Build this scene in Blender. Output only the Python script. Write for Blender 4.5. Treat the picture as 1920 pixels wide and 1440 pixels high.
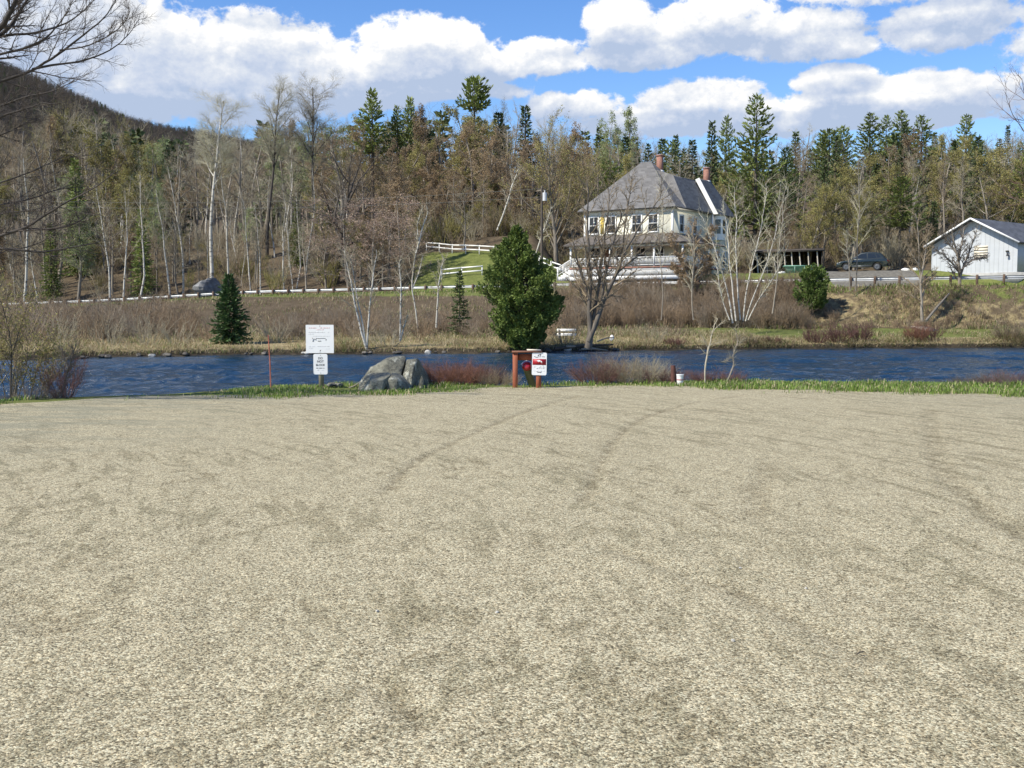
import bpy, bmesh, math, random
import numpy as np
from mathutils import Vector, Matrix
from mathutils.bvhtree import BVHTree

for o in list(bpy.data.objects): bpy.data.objects.remove(o)
scene = bpy.context.scene
COL = scene.collection
R = math.radians

# ------------------------------------------------------------------ camera
F, EYE, HOR = 2000.0, 1.6, 580.0
PITCH = math.atan(140.0 / F)
cam_d = bpy.data.cameras.new("camera"); cam_d.sensor_width = 36.0; cam_d.lens = 36.0 * F / 1920.0
cam_d.clip_start = 0.1; cam_d.clip_end = 8000
cam = bpy.data.objects.new("camera", cam_d); COL.objects.link(cam)
cam.location = (0, 0, EYE); cam.rotation_euler = (math.pi / 2 - PITCH, 0, 0)
scene.camera = cam

def W(px, py, D):
    """world point seen at photo pixel (px,py) at ground distance D in front of the eye"""
    cp, sp = math.cos(PITCH), math.sin(PITCH)
    r, u, f = px - 960.0, 720.0 - py, F
    dy = f * cp + u * sp; dz = -f * sp + u * cp
    t = D / dy
    return np.array((r * t, D, EYE + dz * t))
def PXM(D): return F / D

# ------------------------------------------------------------------ light
SUN_TO = Vector((-0.78, -0.42, 0.92)).normalized()
sun_el = math.asin(SUN_TO.z); sun_rot = math.atan2(SUN_TO.x, SUN_TO.y)
sd = bpy.data.lights.new("sun", "SUN"); sd.energy = 5.0; sd.angle = R(0.53); sd.color = (1.0, 0.94, 0.82)
so = bpy.data.objects.new("sun", sd); COL.objects.link(so)
so.rotation_euler = SUN_TO.to_track_quat('Z', 'Y').to_euler(); so.location = (-60, -40, 80)
vs = scene.view_settings
vs.view_transform = 'Standard'; vs.look = 'None'; vs.exposure = 0.36; vs.gamma = 1.0; vs.use_curve_mapping = False

# ------------------------------------------------------------------ node helper
class NT:
    def __init__(s, nt): s.nt = nt; s.N = nt.nodes; s.L = nt.links
    def n(s, t, **kw):
        x = s.N.new(t)
        for k, v in kw.items(): setattr(x, k, v)
        return x
    def put(s, sock, v):
        if hasattr(v, 'default_value') or isinstance(v, bpy.types.NodeSocket): s.L.new(v, sock)
        else: sock.default_value = v
    def m(s, op, a, b=None, c=None, clamp=False):
        x = s.n('ShaderNodeMath', operation=op, use_clamp=clamp)
        s.put(x.inputs[0], a)
        if b is not None: s.put(x.inputs[1], b)
        if c is not None: s.put(x.inputs[2], c)
        return x.outputs[0]
    def mix(s, f, a, b, mode='MIX'):
        x = s.n('ShaderNodeMix', data_type='RGBA', blend_type=mode)
        s.put(x.inputs[0], f)
        for k, v in ((6, a), (7, b)):
            if isinstance(v, (tuple, list)): v = (*v[:3], 1.0)
            s.put(x.inputs[k], v)
        return x.outputs[2]
    def noise(s, vec, scale, detail=3, rough=0.55, dist=0.0, dim='3D', out='Fac'):
        x = s.n('ShaderNodeTexNoise', noise_dimensions=dim)
        s.L.new(vec, x.inputs['Vector']); x.inputs['Scale'].default_value = scale
        x.inputs['Detail'].default_value = detail; x.inputs['Roughness'].default_value = rough
        x.inputs['Distortion'].default_value = dist
        return x.outputs[out]
    def mapping(s, vec, scale=(1, 1, 1), rot=(0, 0, 0), loc=(0, 0, 0)):
        x = s.n('ShaderNodeMapping'); s.L.new(vec, x.inputs[0])
        x.inputs['Scale'].default_value = scale; x.inputs['Rotation'].default_value = rot; x.inputs['Location'].default_value = loc
        return x.outputs[0]
    def ramp(s, f, stops, interp='LINEAR'):
        x = s.n('ShaderNodeValToRGB'); s.L.new(f, x.inputs[0]); cr = x.color_ramp; cr.interpolation = interp
        while len(cr.elements) > len(stops): cr.elements.remove(cr.elements[-1])
        while len(cr.elements) < len(stops): cr.elements.new(0.5)
        for e, (p, c) in zip(cr.elements, stops):
            e.position = p; e.color = (*c, 1.0) if len(c) == 3 else c
        return x.outputs[0]
    def sstep(s, x, a, b):
        k = s.n('ShaderNodeMapRange', interpolation_type='SMOOTHSTEP')
        s.put(k.inputs[0], x); k.inputs[1].default_value = a; k.inputs[2].default_value = b
        k.inputs[3].default_value = 0; k.inputs[4].default_value = 1
        return k.outputs[0]

# ------------------------------------------------------------------ sky: Nishita + cumulus by direction
world = bpy.data.worlds.new("World"); scene.world = world; world.use_nodes = True
w = NT(world.node_tree); w.N.clear()
grp = bpy.data.node_groups.new("cloud_density", 'ShaderNodeTree')
grp.interface.new_socket("dir", in_out='INPUT', socket_type='NodeSocketVector')
grp.interface.new_socket("du", in_out='INPUT', socket_type='NodeSocketFloat')
grp.interface.new_socket("dv", in_out='INPUT', socket_type='NodeSocketFloat')
grp.interface.new_socket("density", in_out='OUTPUT', socket_type='NodeSocketFloat')
g = NT(grp); gi = g.n('NodeGroupInput'); go = g.n('NodeGroupOutput')
sx = g.n('ShaderNodeSeparateXYZ'); g.L.new(gi.outputs[0], sx.inputs[0])
az = g.m('ADD', g.m('ARCTAN2', sx.outputs[0], sx.outputs[1]), gi.outputs[1])
el = g.m('ADD', g.m('ARCSINE', sx.outputs[2]), gi.outputs[2])
comb = g.n('ShaderNodeCombineXYZ'); g.L.new(az, comb.inputs[0]); g.L.new(g.m('MULTIPLY', el, 1.25), comb.inputs[1])
n1 = g.noise(comb.outputs[0], 13.0, 8, 0.6)
n2 = g.noise(comb.outputs[0], 30.0, 6, 0.6)
n2 = g.m('SUBTRACT', 0.80, g.m('ABSOLUTE', g.m('MULTIPLY', g.m('SUBTRACT', n2, 0.5), 4.2)))
nz = g.m('ADD', g.m('MULTIPLY', g.m('SUBTRACT', n1, 0.5), 2.3), g.m('MULTIPLY', g.m('SUBTRACT', n2, 0.5), 0.62))
CL = [(300, 95, 150, 85), (180, 60, 130, 75), (480, 100, 150, 75), (640, 145, 200, 58), (800, 92, 125, 56), (860, 135, 170, 46), (1030, 120, 90, 40),
      (1155, 62, 66, 56), (1190, 112, 150, 36), (1340, 72, 120, 66), (1470, 85, 150, 50), (1580, 98, 60, 26),
      (1770, 62, 135, 52), (1850, -34, 320, 46), (1565, 160, 80, 30), (1740, 182, 170, 42), (1320, 192, 110, 44),
      (1070, 206, 84, 32), (1480, 230, 440, 40), (1690, 205, 260, 40), (400, 200, 280, 52), (430, 150, 240, 60), (620, 185, 190, 38), (840, 178, 150, 26), (500, -14, 110, 22), (60, 60, 220, 160), (2150, 60, 260, 120),
      (-260, 120, 300, 120), (2500, 150, 320, 110)]
dens = None
for (cx, cy, a, b) in CL:
    u0 = math.atan((cx - 960) / F); v0 = math.atan((HOR - cy) / F * math.cos(u0))
    ex = g.m('DIVIDE', g.m('SUBTRACT', az, u0), a / F * 1.05)
    yv = g.m('SUBTRACT', el, v0)
    # flatter bases: below the middle the falloff is quicker
    ey = g.m('DIVIDE', yv, b / F)
    eb = g.m('DIVIDE', yv, b / F * 0.80)
    ey = g.m('MAXIMUM', ey, g.m('MULTIPLY', eb, -1.0))
    d = g.m('SUBTRACT', 1.0, g.m('ADD', g.m('MULTIPLY', ex, ex), g.m('MULTIPLY', ey, ey)))
    d = g.m('MAXIMUM', d, -1.6)
    if dens is None: dens = d
    else: dens = g.m('SMOOTH_MAX', dens, d, 0.25)
# scattered fair-weather cumulus over the rest of the dome
ndome = g.noise(gi.outputs[0], 3.2, 6, 0.6)
away = g.m('MAXIMUM', g.sstep(el, 0.32, 0.5), g.sstep(g.m('ABSOLUTE', az), 0.8, 1.1))
dome = g.m('MULTIPLY_ADD', g.m('SUBTRACT', ndome, 0.60), 7.0, g.m('MULTIPLY', g.m('SUBTRACT', away, 1.0), 6.0))
dens = g.m('MAXIMUM', dens, dome)
g.L.new(g.m('ADD', dens, nz), go.inputs[0])

tc = w.n('ShaderNodeTexCoord')
def cloud(du, dv):
    x = w.n('ShaderNodeGroup'); x.node_tree = grp
    w.L.new(tc.outputs['Generated'], x.inputs[0]); x.inputs[1].default_value = du; x.inputs[2].default_value = dv
    return x.outputs[0]
d0 = cloud(0, 0); d1 = cloud(-0.006, 0.010); d2 = cloud(-0.008, 0.030); d3 = cloud(0.004, -0.026)
mask = w.sstep(d0, -0.02, 0.40)
top = w.m('SUBTRACT', 1.0, w.sstep(d2, -0.7, 1.0)); bot = w.m('SUBTRACT', 1.0, w.sstep(d3, -0.9, 0.7))
lit = w.m('ADD', 0.335, w.m('MULTIPLY', top, 0.46)); lit = w.m('SUBTRACT', lit, w.m('MULTIPLY', bot, 0.50))
lit = w.m('ADD', lit, w.m('MULTIPLY', w.m('SUBTRACT', d0, d1), 0.52), clamp=True)
ccol = w.ramp(lit, [(0.0, (3.7, 4.5, 6.0)), (0.25, (4.7, 5.3, 6.5)), (0.52, (5.9, 6.3, 7.0)), (0.76, (7.4, 7.5, 7.7)), (1.0, (9.0, 8.9, 8.7))])
sky = w.n('ShaderNodeTexSky', sky_type='NISHITA'); sky.sun_disc = False
sky.sun_elevation = sun_el; sky.sun_rotation = sun_rot; sky.altitude = 300
sky.air_density = 1.0; sky.dust_density = 0.25; sky.ozone_density = 3.0
hs = w.n('ShaderNodeHueSaturation'); w.L.new(sky.outputs[0], hs.inputs['Color'])
hs.inputs['Saturation'].default_value = 1.24; hs.inputs['Value'].default_value = 1.45; hs.inputs['Hue'].default_value = 0.510
col = w.mix(mask, hs.outputs[0], ccol)
bg = w.n('ShaderNodeBackground'); w.L.new(col, bg.inputs[0]); bg.inputs[1].default_value = 0.1
wo = w.n('ShaderNodeOutputWorld'); w.L.new(bg.outputs[0], wo.inputs[0])

# ------------------------------------------------------------------ materials
MATS = {}
def mat(name, col, rough=0.8, var=0.25, scale=8.0, col2=None, bump=0.0, bscale=None, stretch=(1, 1, 1), metal=0.0, rnd=0.0, coat=0.0, spec=None, trans=0.0):
    if name in MATS: return MATS[name]
    m = bpy.data.materials.new(name); m.use_nodes = True
    t = NT(m.node_tree); t.N.clear()
    out = t.n('ShaderNodeOutputMaterial'); p = t.n('ShaderNodeBsdfPrincipled'); t.L.new(p.outputs[0], out.inputs[0])
    tcn = t.n('ShaderNodeTexCoord'); v = t.mapping(tcn.outputs['Object'], stretch)
    nf = t.noise(v, scale, 4, 0.6)
    lo = tuple(c * (1 - var) for c in col); hi = tuple(min(1, c * (1 + var)) for c in (col2 or col))
    c = t.ramp(nf, [(0.28, lo), (0.72, hi)])
    if rnd:
        oi = t.n('ShaderNodeObjectInfo'); h = t.n('ShaderNodeHueSaturation'); t.L.new(c, h.inputs['Color'])
        mr = t.n('ShaderNodeMapRange'); t.L.new(oi.outputs['Random'], mr.inputs[0]); mr.inputs[3].default_value = 1 - rnd; mr.inputs[4].default_value = 1 + rnd
        t.L.new(mr.outputs[0], h.inputs['Value']); c = h.outputs[0]
    t.L.new(c, p.inputs['Base Color']); p.inputs['Roughness'].default_value = rough; p.inputs['Metallic'].default_value = metal
    if spec is not None: p.inputs['Specular IOR Level'].default_value = spec
    if coat: p.inputs['Coat Weight'].default_value = coat
    if bump:
        b = t.n('ShaderNodeBump'); b.inputs['Strength'].default_value = bump; b.inputs['Distance'].default_value = 0.02
        t.L.new(t.noise(v, bscale or scale * 4, 4, 0.6), b.inputs['Height']); t.L.new(b.outputs[0], p.inputs['Normal'])
    if trans:
        tr = t.n('ShaderNodeBsdfTranslucent'); t.L.new(c, tr.inputs[0]); ms = t.n('ShaderNodeMixShader'); ms.inputs[0].default_value = trans
        t.L.new(p.outputs[0], ms.inputs[1]); t.L.new(tr.outputs[0], ms.inputs[2]); t.L.new(ms.outputs[0], out.inputs[0])
    MATS[name] = m
    return m

# ------------------------------------------------------------------ mesh helpers
class MB:
    def __init__(s): s.V = []; s.F = []; s.n = 0
    def add(s, V, Fa, mi=0):
        V = np.asarray(V, dtype=np.float64).reshape(-1, 3); Fa = np.asarray(Fa, dtype=np.int64)
        if len(V) == 0 or len(Fa) == 0: return
        s.V.append(V); s.F.append((Fa + s.n, mi)); s.n += len(V)
    def addm(s, other, M=None):
        for a in [0]:
            V = np.concatenate(other.V); base = s.n
            if M is not None: V = V @ np.asarray(M)[:3, :3].T + np.asarray(M)[:3, 3]
            s.V.append(V); s.n += len(V)
            for Fa, mi in other.F: s.F.append((Fa + base, mi))
    def box(s, c, size, rot=None, mi=0):
        x, y, z = [h / 2 for h in size]
        V = np.array([(-x,-y,-z),(x,-y,-z),(x,y,-z),(-x,y,-z),(-x,-y,z),(x,-y,z),(x,y,z),(-x,y,z)])
        if rot is not None: V = V @ np.array(rot).T
        s.add(V + np.array(c), [(0,3,2,1),(4,5,6,7),(0,1,5,4),(1,2,6,5),(2,3,7,6),(3,0,4,7)], mi)
    def b6(s, x0, x1, y0, y1, z0, z1, mi=0): s.box(((x0+x1)/2,(y0+y1)/2,(z0+z1)/2), (x1-x0,y1-y0,z1-z0), None, mi)
    def bar(s, a, b, wd, th, mi=0):
        a = np.array(a, float); b = np.array(b, float); d = b - a; L = np.linalg.norm(d); d /= L
        up = np.array((0,0,1.)) if abs(d[2]) < 0.95 else np.array((0,1.,0))
        x = np.cross(d, up); x /= np.linalg.norm(x); z = np.cross(x, d)
        s.box((a+b)/2, (wd, L, th), np.stack([x, d, z], 1), mi)
    def tube(s, pts, rad, sides=8, mi=0, cap=True):
        V, Fq = tubes([(pts, rad)], sides); s.add(V, Fq, mi)
        if cap:
            n = len(pts)
            for r0, rev in ((0, True), ((n-1)*sides, False)):
                c = len(V[r0:r0+sides]); ring = list(range(r0, r0+sides)); 
                ctr = V[r0:r0+sides].mean(0); VV = np.vstack([V[r0:r0+sides], ctr])
                s.add(VV, [((i+1)%sides, i, sides) if rev else (i, (i+1)%sides, sides) for i in range(sides)], mi)
    def poly(s, V, mi=0):
        n = len(V); c = np.mean(V, 0); s.add(np.vstack([V, c]), [(i, (i+1)%n, n) for i in range(n)], mi)
    def prism(s, P, d, mi=0):
        """closed outline P (n,3) extruded by vector d"""
        P = np.asarray(P, float); n = len(P); Q = P + np.asarray(d, float)
        s.poly(P[::-1], mi); s.poly(Q, mi)
        s.add(np.vstack([P, Q]), [(i, (i+1)%n, n+(i+1)%n, n+i) for i in range(n)], mi)
    def mesh(s, name, mats, smooth=False):
        me = bpy.data.meshes.new(name)
        V = np.concatenate(s.V); me.vertices.add(len(V)); me.vertices.foreach_set('co', V.astype(np.float32).ravel())
        nl = sum(f.size for f, _ in s.F); npoly = sum(len(f) for f, _ in s.F)
        me.loops.add(nl); me.polygons.add(npoly)
        me.loops.foreach_set('vertex_index', np.concatenate([f.ravel() for f, _ in s.F]).astype(np.int32))
        tot = np.concatenate([np.full(len(f), f.shape[1]) for f, _ in s.F]).astype(np.int32)
        st = np.concatenate([[0], np.cumsum(tot)[:-1]]).astype(np.int32)
        me.polygons.foreach_set('loop_start', st)
        mi = np.concatenate([np.full(len(f), i) for f, i in s.F]).astype(np.int32)
        for m in (mats if isinstance(mats, (list, tuple)) else [mats]): me.materials.append(m)
        me.polygons.foreach_set('material_index', mi)
        if smooth: me.polygons.foreach_set('use_smooth', np.ones(npoly, dtype=bool))
        me.update(calc_edges=True); me.validate()
        return me
    def obj(s, name, mats, parent=None, smooth=False): return link(name, s.mesh(name, mats, smooth), parent)

def link(name, me, parent=None, loc=None, rz=0, sc=None):
    o = bpy.data.objects.new(name, me); COL.objects.link(o)
    if parent is not None: o.parent = parent
    if loc is not None: o.location = loc
    if rz: o.rotation_euler = (0, 0, rz)
    if sc: o.scale = (sc, sc, sc) if isinstance(sc, (int, float)) else sc
    return o
def tag(o, label=None, cat=None, group=None, kind=None):
    if label: o['label'] = label
    if cat: o['category'] = cat
    if group: o['group'] = group
    if kind: o['kind'] = kind
    return o
def thing(name, loc, label, cat, rz=0, group=None, sc=None):
    o = link(name, None, None, tuple(float(v) for v in loc), rz, sc); o.empty_display_size = 0.3
    return tag(o, label, cat, group)

def tubes(polys, sides):
    groups = {}
    for p, r in polys: groups.setdefault(len(p), []).append((p, r))
    Vs, Fs, off = [], [], 0
    ang = np.arange(sides) * 2 * np.pi / sides; ca, sa = np.cos(ang), np.sin(ang)
    for N, lst in groups.items():
        P = np.array([x[0] for x in lst], float); Rr = np.array([x[1] for x in lst], float); m = len(lst)
        T = np.empty_like(P); T[:, 1:-1] = P[:, 2:] - P[:, :-2]; T[:, 0] = P[:, 1] - P[:, 0]; T[:, -1] = P[:, -1] - P[:, -2]
        T /= np.linalg.norm(T, axis=2, keepdims=True) + 1e-12
        ref = np.where(np.abs(T[:, :1, 2:3]) > 0.85, np.array([1., 0.13, 0]), np.array([0, 0, 1.]))
        ref = np.broadcast_to(ref, T.shape)
        A = np.cross(T, ref); A /= np.linalg.norm(A, axis=2, keepdims=True) + 1e-12
        B = np.cross(T, A)
        ring = P[:, :, None] + Rr[:, :, None, None] * (A[:, :, None] * ca[None, None, :, None] + B[:, :, None] * sa[None, None, :, None])
        Vs.append(ring.reshape(-1, 3))
        idx = np.arange(m * N * sides).reshape(m, N, sides) + off
        a = idx[:, :-1]; b = idx[:, 1:]
        q = np.stack([a, b, np.roll(b, -1, 2), np.roll(a, -1, 2)], -1).reshape(-1, 4)
        Fs.append(q); off += m * N * sides
    return np.concatenate(Vs), np.concatenate(Fs)

def leaves(C, size, rng, aspect=0.5, dirs=None, flop=None):
    """one diamond per centre; dirs = long axis (random when None)"""
    C = np.asarray(C, float); n = len(C); size = np.broadcast_to(size, (n,)).reshape(n, 1)
    a = rng.normal(size=(n, 3)) if dirs is None else np.asarray(dirs, float)
    a = a / (np.linalg.norm(a, axis=1, keepdims=True) + 1e-9)
    b = np.cross(a, rng.normal(size=(n, 3))); b /= np.linalg.norm(b, axis=1, keepdims=True) + 1e-9
    V = np.stack([C - a * size * .5, C + b * size * aspect * .5, C + a * size * .5, C - b * size * aspect * .5], 1).reshape(-1, 3)
    return V, np.arange(4 * n).reshape(n, 4)

def text_part(s, size, parent, loc, m, name='lettering', sx=1.0, wt=0.0):
    cu = bpy.data.curves.new('t', 'FONT'); cu.body = s; cu.size = size; cu.align_x = 'CENTER'; cu.align_y = 'CENTER'; cu.extrude = 0.0008; cu.offset = wt
    o = bpy.data.objects.new('t', cu); COL.objects.link(o)
    dg = bpy.context.evaluated_depsgraph_get(); me = bpy.data.meshes.new_from_object(o.evaluated_get(dg))
    bpy.data.objects.remove(o); me.materials.clear(); me.materials.append(m)
    q = link(name, me, parent); q.location = loc; q.rotation_euler = (math.pi / 2, 0, 0); q.scale = (sx, 1, 1)
    return q
# ================================================================== terrain functions
def sm(x, a, b):
    t = np.clip((np.asarray(x, float) - a) / (b - a), 0, 1); return t * t * (3 - 2 * t)
def table(pairs): a = np.array(sorted(pairs), float); return lambda X: np.interp(X, a[:, 0], a[:, 1])
def pxD(pairs): return table([((px - 960) / F * D, D) for px, D in pairs])
lot_edge = table([(-40, 9), (-20, 14.5), (-13, 16.6)] + [((px-960)/F*D, D) for px, D in
    ((0,17.9),(100,18.5),(180,19.2),(300,19.8),(410,19.9),(600,20.0),(840,20.9),(910,21.8),(1000,22.0),(1200,22.5),(1290,22.2),(1400,21.5),(1600,21.0),(1800,20.4),(1920,19.8))]
    + [(13, 18.3), (22, 15), (40, 11)])
lot_crest = table([(-40, 9.3), (-20, 15.5), (-13, 17.2)] + [((px-960)/F*D, D) for px, D in
    ((0,18.6),(100,19.1),(300,20.0),(410,20.7),(500,21.9),(700,22.4),(900,22.3),(1000,22.3),(1200,22.8),(1400,23.0),(1900,22.4))]
    + [(13, 21), (22, 17), (40, 13)])
far_shore = table([(-120, 40), (-60, 46)] + [((px-960)/F*D, D) for px, D in
    ((0,53.8),(200,57.2),(400,59.5),(600,61.0),(900,62.2),(1150,66.0),(1400,68.5),(1650,70.4),(1920,71.6))] + [(60, 74), (120, 80)])
_rx = np.linspace(-140, 140, 561)
_ry = np.interp(_rx, [-140, -62, -38, -18, 0, 12, 26, 42, 70, 140], [130, 127, 122.5, 116, 107, 98, 88.5, 80.5, 70, 52])
_k = np.ones(31) / 31.0
_ry = np.convolve(np.pad(_ry, 15, mode='edge'), _k, 'valid')
def road(X): return np.interp(X, _rx, _ry)
zroad = table([(-140, 0.9), (-65, 1.5), (-47, 2.1), (-30, 3.0), (-10, 3.3), (0, 3.4), (40, 3.5), (140, 3.6)])
WZ = -0.9
def vnoise(X, Y, s, seed=0):
    r = np.random.RandomState(seed); out = 0
    for i in range(6):
        a = r.rand() * 6.28; k = (0.6 + r.rand() * 0.9) * s; out = out + np.sin((X * math.cos(a) + Y * math.sin(a)) * k + r.rand() * 6.28 + 1.3 * np.sin((X * math.sin(a) - Y * math.cos(a)) * k * 0.7 + r.rand() * 6))
    return out / 6.0
def near_h(X, Y):
    X = np.asarray(X, float); Y = np.asarray(Y, float)
    c = lot_crest(X); h = -1.7 * sm(Y, c - 0.1, c + 9.0)
    lot = 1 - sm(Y, c - 1, c)
    h = h + lot * (0.012 * vnoise(X, Y, 1.3, 1) + 0.007 * vnoise(X, Y, 4.5, 2) + 0.004 * vnoise(X, Y, 11, 3))
    h = h + (Y > c) * 0.03 * vnoise(X, Y, 3, 5)
    return h
def far_h(X, Y):
    X = np.asarray(X, float); Y = np.asarray(Y, float)
    s0 = far_shore(X); r = road(X); zr = zroad(X); t = (Y - s0) / (r - s0); s = Y - r
    bank = np.interp(t, [-0.3, -0.05, 0.0, 0.02, 0.08, 0.30, 0.55, 0.62], [-3.0, -1.3, -1.0, -0.62, -0.45, -0.15, 0.22, 0.38])
    up = 0.38 + (zr - 0.38 - 0.0) * sm(t, 0.58, 0.97)
    bank = np.where(t > 0.6, np.maximum(bank, up), bank)
    right = sm(X, 2, 8)
    hr = 1.6 * sm(s, 8, 13.5) + 0.17 * np.maximum(s - 34, 0)
    hl = 0.32 * np.clip(s - 9, 0, 24) + 0.10 * np.maximum(s - 33, 0)
    hill = zr + right * hr + (1 - right) * hl
    hill = np.minimum(hill, 38 + 0.02 * s)
    z = np.where(s < 0, bank, hill)
    z = z + 0.10 * vnoise(X, Y, 0.8, 7) * sm(np.abs(s - 4), 5, 8) * sm(t, 0.0, 0.1) + 0.05 * vnoise(X, Y, 2.4, 8) * sm(np.abs(s - 4), 5, 8) * sm(t, 0.0, 0.1)
    return z
def fh(x, y): return float(far_h(x, y))
def nh(x, y): return float(near_h(x, y))

def grid(name, XX, YY, ZZ, m, attrs=None, smooth=True):
    ny, nx = XX.shape; b = MB(); idx = np.arange(nx * ny).reshape(ny, nx)
    q = np.stack([idx[:-1, :-1], idx[:-1, 1:], idx[1:, 1:], idx[1:, :-1]], -1).reshape(-1, 4)
    b.add(np.stack([XX, YY, ZZ], -1).reshape(-1, 3), q)
    o = b.obj(name, m, None, smooth)
    for k, v in (attrs or {}).items():
        a = o.data.attributes.new(k, 'FLOAT', 'POINT'); a.data.foreach_set('value', np.asarray(v, np.float32).ravel())
    o['kind'] = 'structure'
    return o

# ------------------------------------------------------------------ gravel lot
def gravel_material():
    m = bpy.data.materials.new('gravel'); m.use_nodes = True; t = NT(m.node_tree); t.N.clear()
    out = t.n('ShaderNodeOutputMaterial'); p = t.n('ShaderNodeBsdfPrincipled'); t.L.new(p.outputs[0], out.inputs[0])
    tcn = t.n('ShaderNodeTexCoord'); v = tcn.outputs['Object']
    def vor(scale):
        x = t.n('ShaderNodeTexVoronoi'); t.L.new(v, x.inputs['Vector']); x.inputs['Scale'].default_value = scale; return x
    v1 = vor(100.0); v2 = vor(180.0)
    s1 = t.n('ShaderNodeSeparateColor'); t.L.new(v1.outputs['Color'], s1.inputs[0])
    s2 = t.n('ShaderNodeSeparateColor'); t.L.new(v2.outputs['Color'], s2.inputs[0])
    val = t.m('ADD', t.m('MULTIPLY', s1.outputs[0], 0.45), t.m('MULTIPLY', s2.outputs[0], 0.30))
    val = t.m('ADD', val, t.m('MULTIPLY', t.noise(v, 36, 3, 0.65), 0.34))
    val = t.m('ADD', val, t.m('MULTIPLY', t.m('SUBTRACT', t.noise(v, 5.0, 4, 0.65), 0.5), 0.20))
    val = t.m('ADD', val, t.m('MULTIPLY', t.m('SUBTRACT', t.noise(v, 17.0, 3, 0.7), 0.5), 0.26))
    c = t.ramp(val, [(0.28, (0.100, 0.086, 0.057)), (0.47, (0.315, 0.280, 0.200)), (0.60, (0.455, 0.408, 0.298)), (0.83, (0.79, 0.74, 0.58))])
    tint = t.ramp(s1.outputs[1], [(0.0, (1.06, 0.99, 0.90)), (0.5, (1, 1, 1)), (1.0, (0.93, 1.0, 1.04))])
    c = t.mix(0.8, c, tint, 'MULTIPLY')
    # damp, greener, finer patches dragged along the turning arcs of the cars
    sep = t.n('ShaderNodeSeparateXYZ'); t.L.new(v, sep.inputs[0])
    def arcs(cx, cy, fr, ft, seed, lo, hi):
        dx = t.m('SUBTRACT', sep.outputs[0], cx); dy = t.m('SUBTRACT', sep.outputs[1], cy)
        r = t.m('SQRT', t.m('ADD', t.m('MULTIPLY', dx, dx), t.m('MULTIPLY', dy, dy))); th = t.m('ARCTAN2', dy, dx)
        cb = t.n('ShaderNodeCombineXYZ'); t.L.new(t.m('MULTIPLY', r, fr), cb.inputs[0]); t.L.new(t.m('MULTIPLY', th, ft), cb.inputs[1]); cb.inputs[2].default_value = seed
        nf = t.noise(cb.outputs[0], 1.0, 6, 0.66, 0.5)
        return t.sstep(nf, lo, hi)
    big = t.noise(v, 0.33, 3, 0.5)
    a1 = arcs(-12, 6.5, 4.0, 9.0, 1.0, 0.53, 0.61); a2 = arcs(-20, 2.0, 5.0, 19.0, 5.0, 0.53, 0.63); a3 = arcs(-10, 13, 5.0, 9.0, 9.0, 0.55, 0.65)
    damp = t.m('MULTIPLY', t.m('MAXIMUM', t.m('MAXIMUM', a1, a2), a3), t.sstep(big, 0.30, 0.58))
    damp = t.m('MULTIPLY', damp, t.m('ADD', 0.55, t.m('MULTIPLY', t.noise(v, 16, 2, 0.6), 0.6)))
    damp = t.m('MULTIPLY', damp, 0.68)
    c = t.mix(damp, c, t.mix(1.0, c, t.mix(t.noise(v, 0.8, 2), (0.50, 0.44, 0.36), (0.46, 0.50, 0.45)), 'MULTIPLY'))
    at = t.n('ShaderNodeAttribute', attribute_name='track')
    tr = t.m('MULTIPLY', at.outputs['Fac'], t.sstep(t.noise(v, 5.5, 4, 0.65), 0.36, 0.62))
    c = t.mix(t.m('MULTIPLY', tr, 0.95), c, t.mix(1.0, c, (0.44, 0.40, 0.33), 'MULTIPLY'))
    # scuffs, plus the shade of small pits darkened into the colour
    pit_shade = t.sstep(t.noise(t.mapping(v, (1.5, .8, 1), (0, 0, R(14))), 3.6, 6, 0.72, 0.6), 0.585, 0.70)
    c = t.mix(t.m('MULTIPLY', pit_shade, 0.80), c, t.mix(1.0, c, (0.46, 0.43, 0.37), 'MULTIPLY'))
    # mottled grey-green tone towards the water side, stronger on the left
    at2 = t.n('ShaderNodeAttribute', attribute_name='grey_green')
    sl = t.m('MULTIPLY', at2.outputs['Fac'], t.sstep(t.noise(t.mapping(v, (0.5, 2.2, 1)), 1.3, 4, 0.6), 0.35, 0.65))
    c = t.mix(t.m('MULTIPLY', sl, 0.7), c, (0.235, 0.245, 0.20))
    h = t.n('ShaderNodeHueSaturation'); t.L.new(c, h.inputs['Color']); h.inputs['Saturation'].default_value = 1.0; h.inputs['Value'].default_value = 0.845; c = t.mix(1.0, h.outputs[0], (1.0, 0.965, 0.835), 'MULTIPLY')
    t.L.new(c, p.inputs['Base Color']); p.inputs['Roughness'].default_value = 0.9; p.inputs['Specular IOR Level'].default_value = 0.25
    hgt = t.m('ADD', t.m('MULTIPLY', t.m('SUBTRACT', 1.0, v1.outputs['Distance']), 0.9), t.m('MULTIPLY', t.m('SUBTRACT', 1.0, v2.outputs['Distance']), 0.5))
    hgt = t.m('ADD', hgt, t.m('MULTIPLY', t.noise(v, 14, 3, 0.6), 1.4))
    b = t.n('ShaderNodeBump'); b.inputs['Strength'].default_value = 0.6; b.inputs['Distance'].default_value = 0.006
    t.L.new(hgt, b.inputs['Height']); t.L.new(b.outputs[0], p.inputs['Normal'])
    return m
xs = np.concatenate([np.linspace(-40, -11.5, 60)[:-1], np.linspace(-11.5, 11.5, 384), np.linspace(11.5, 40, 60)[1:]])
v01 = np.concatenate([np.linspace(0, 0.42, 60)[:-1], np.linspace(0.42, 1, 260)])
XX, VV = np.meshgrid(xs, v01)
YY = -14 + (lot_edge(XX) + 14) * VV
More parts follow.
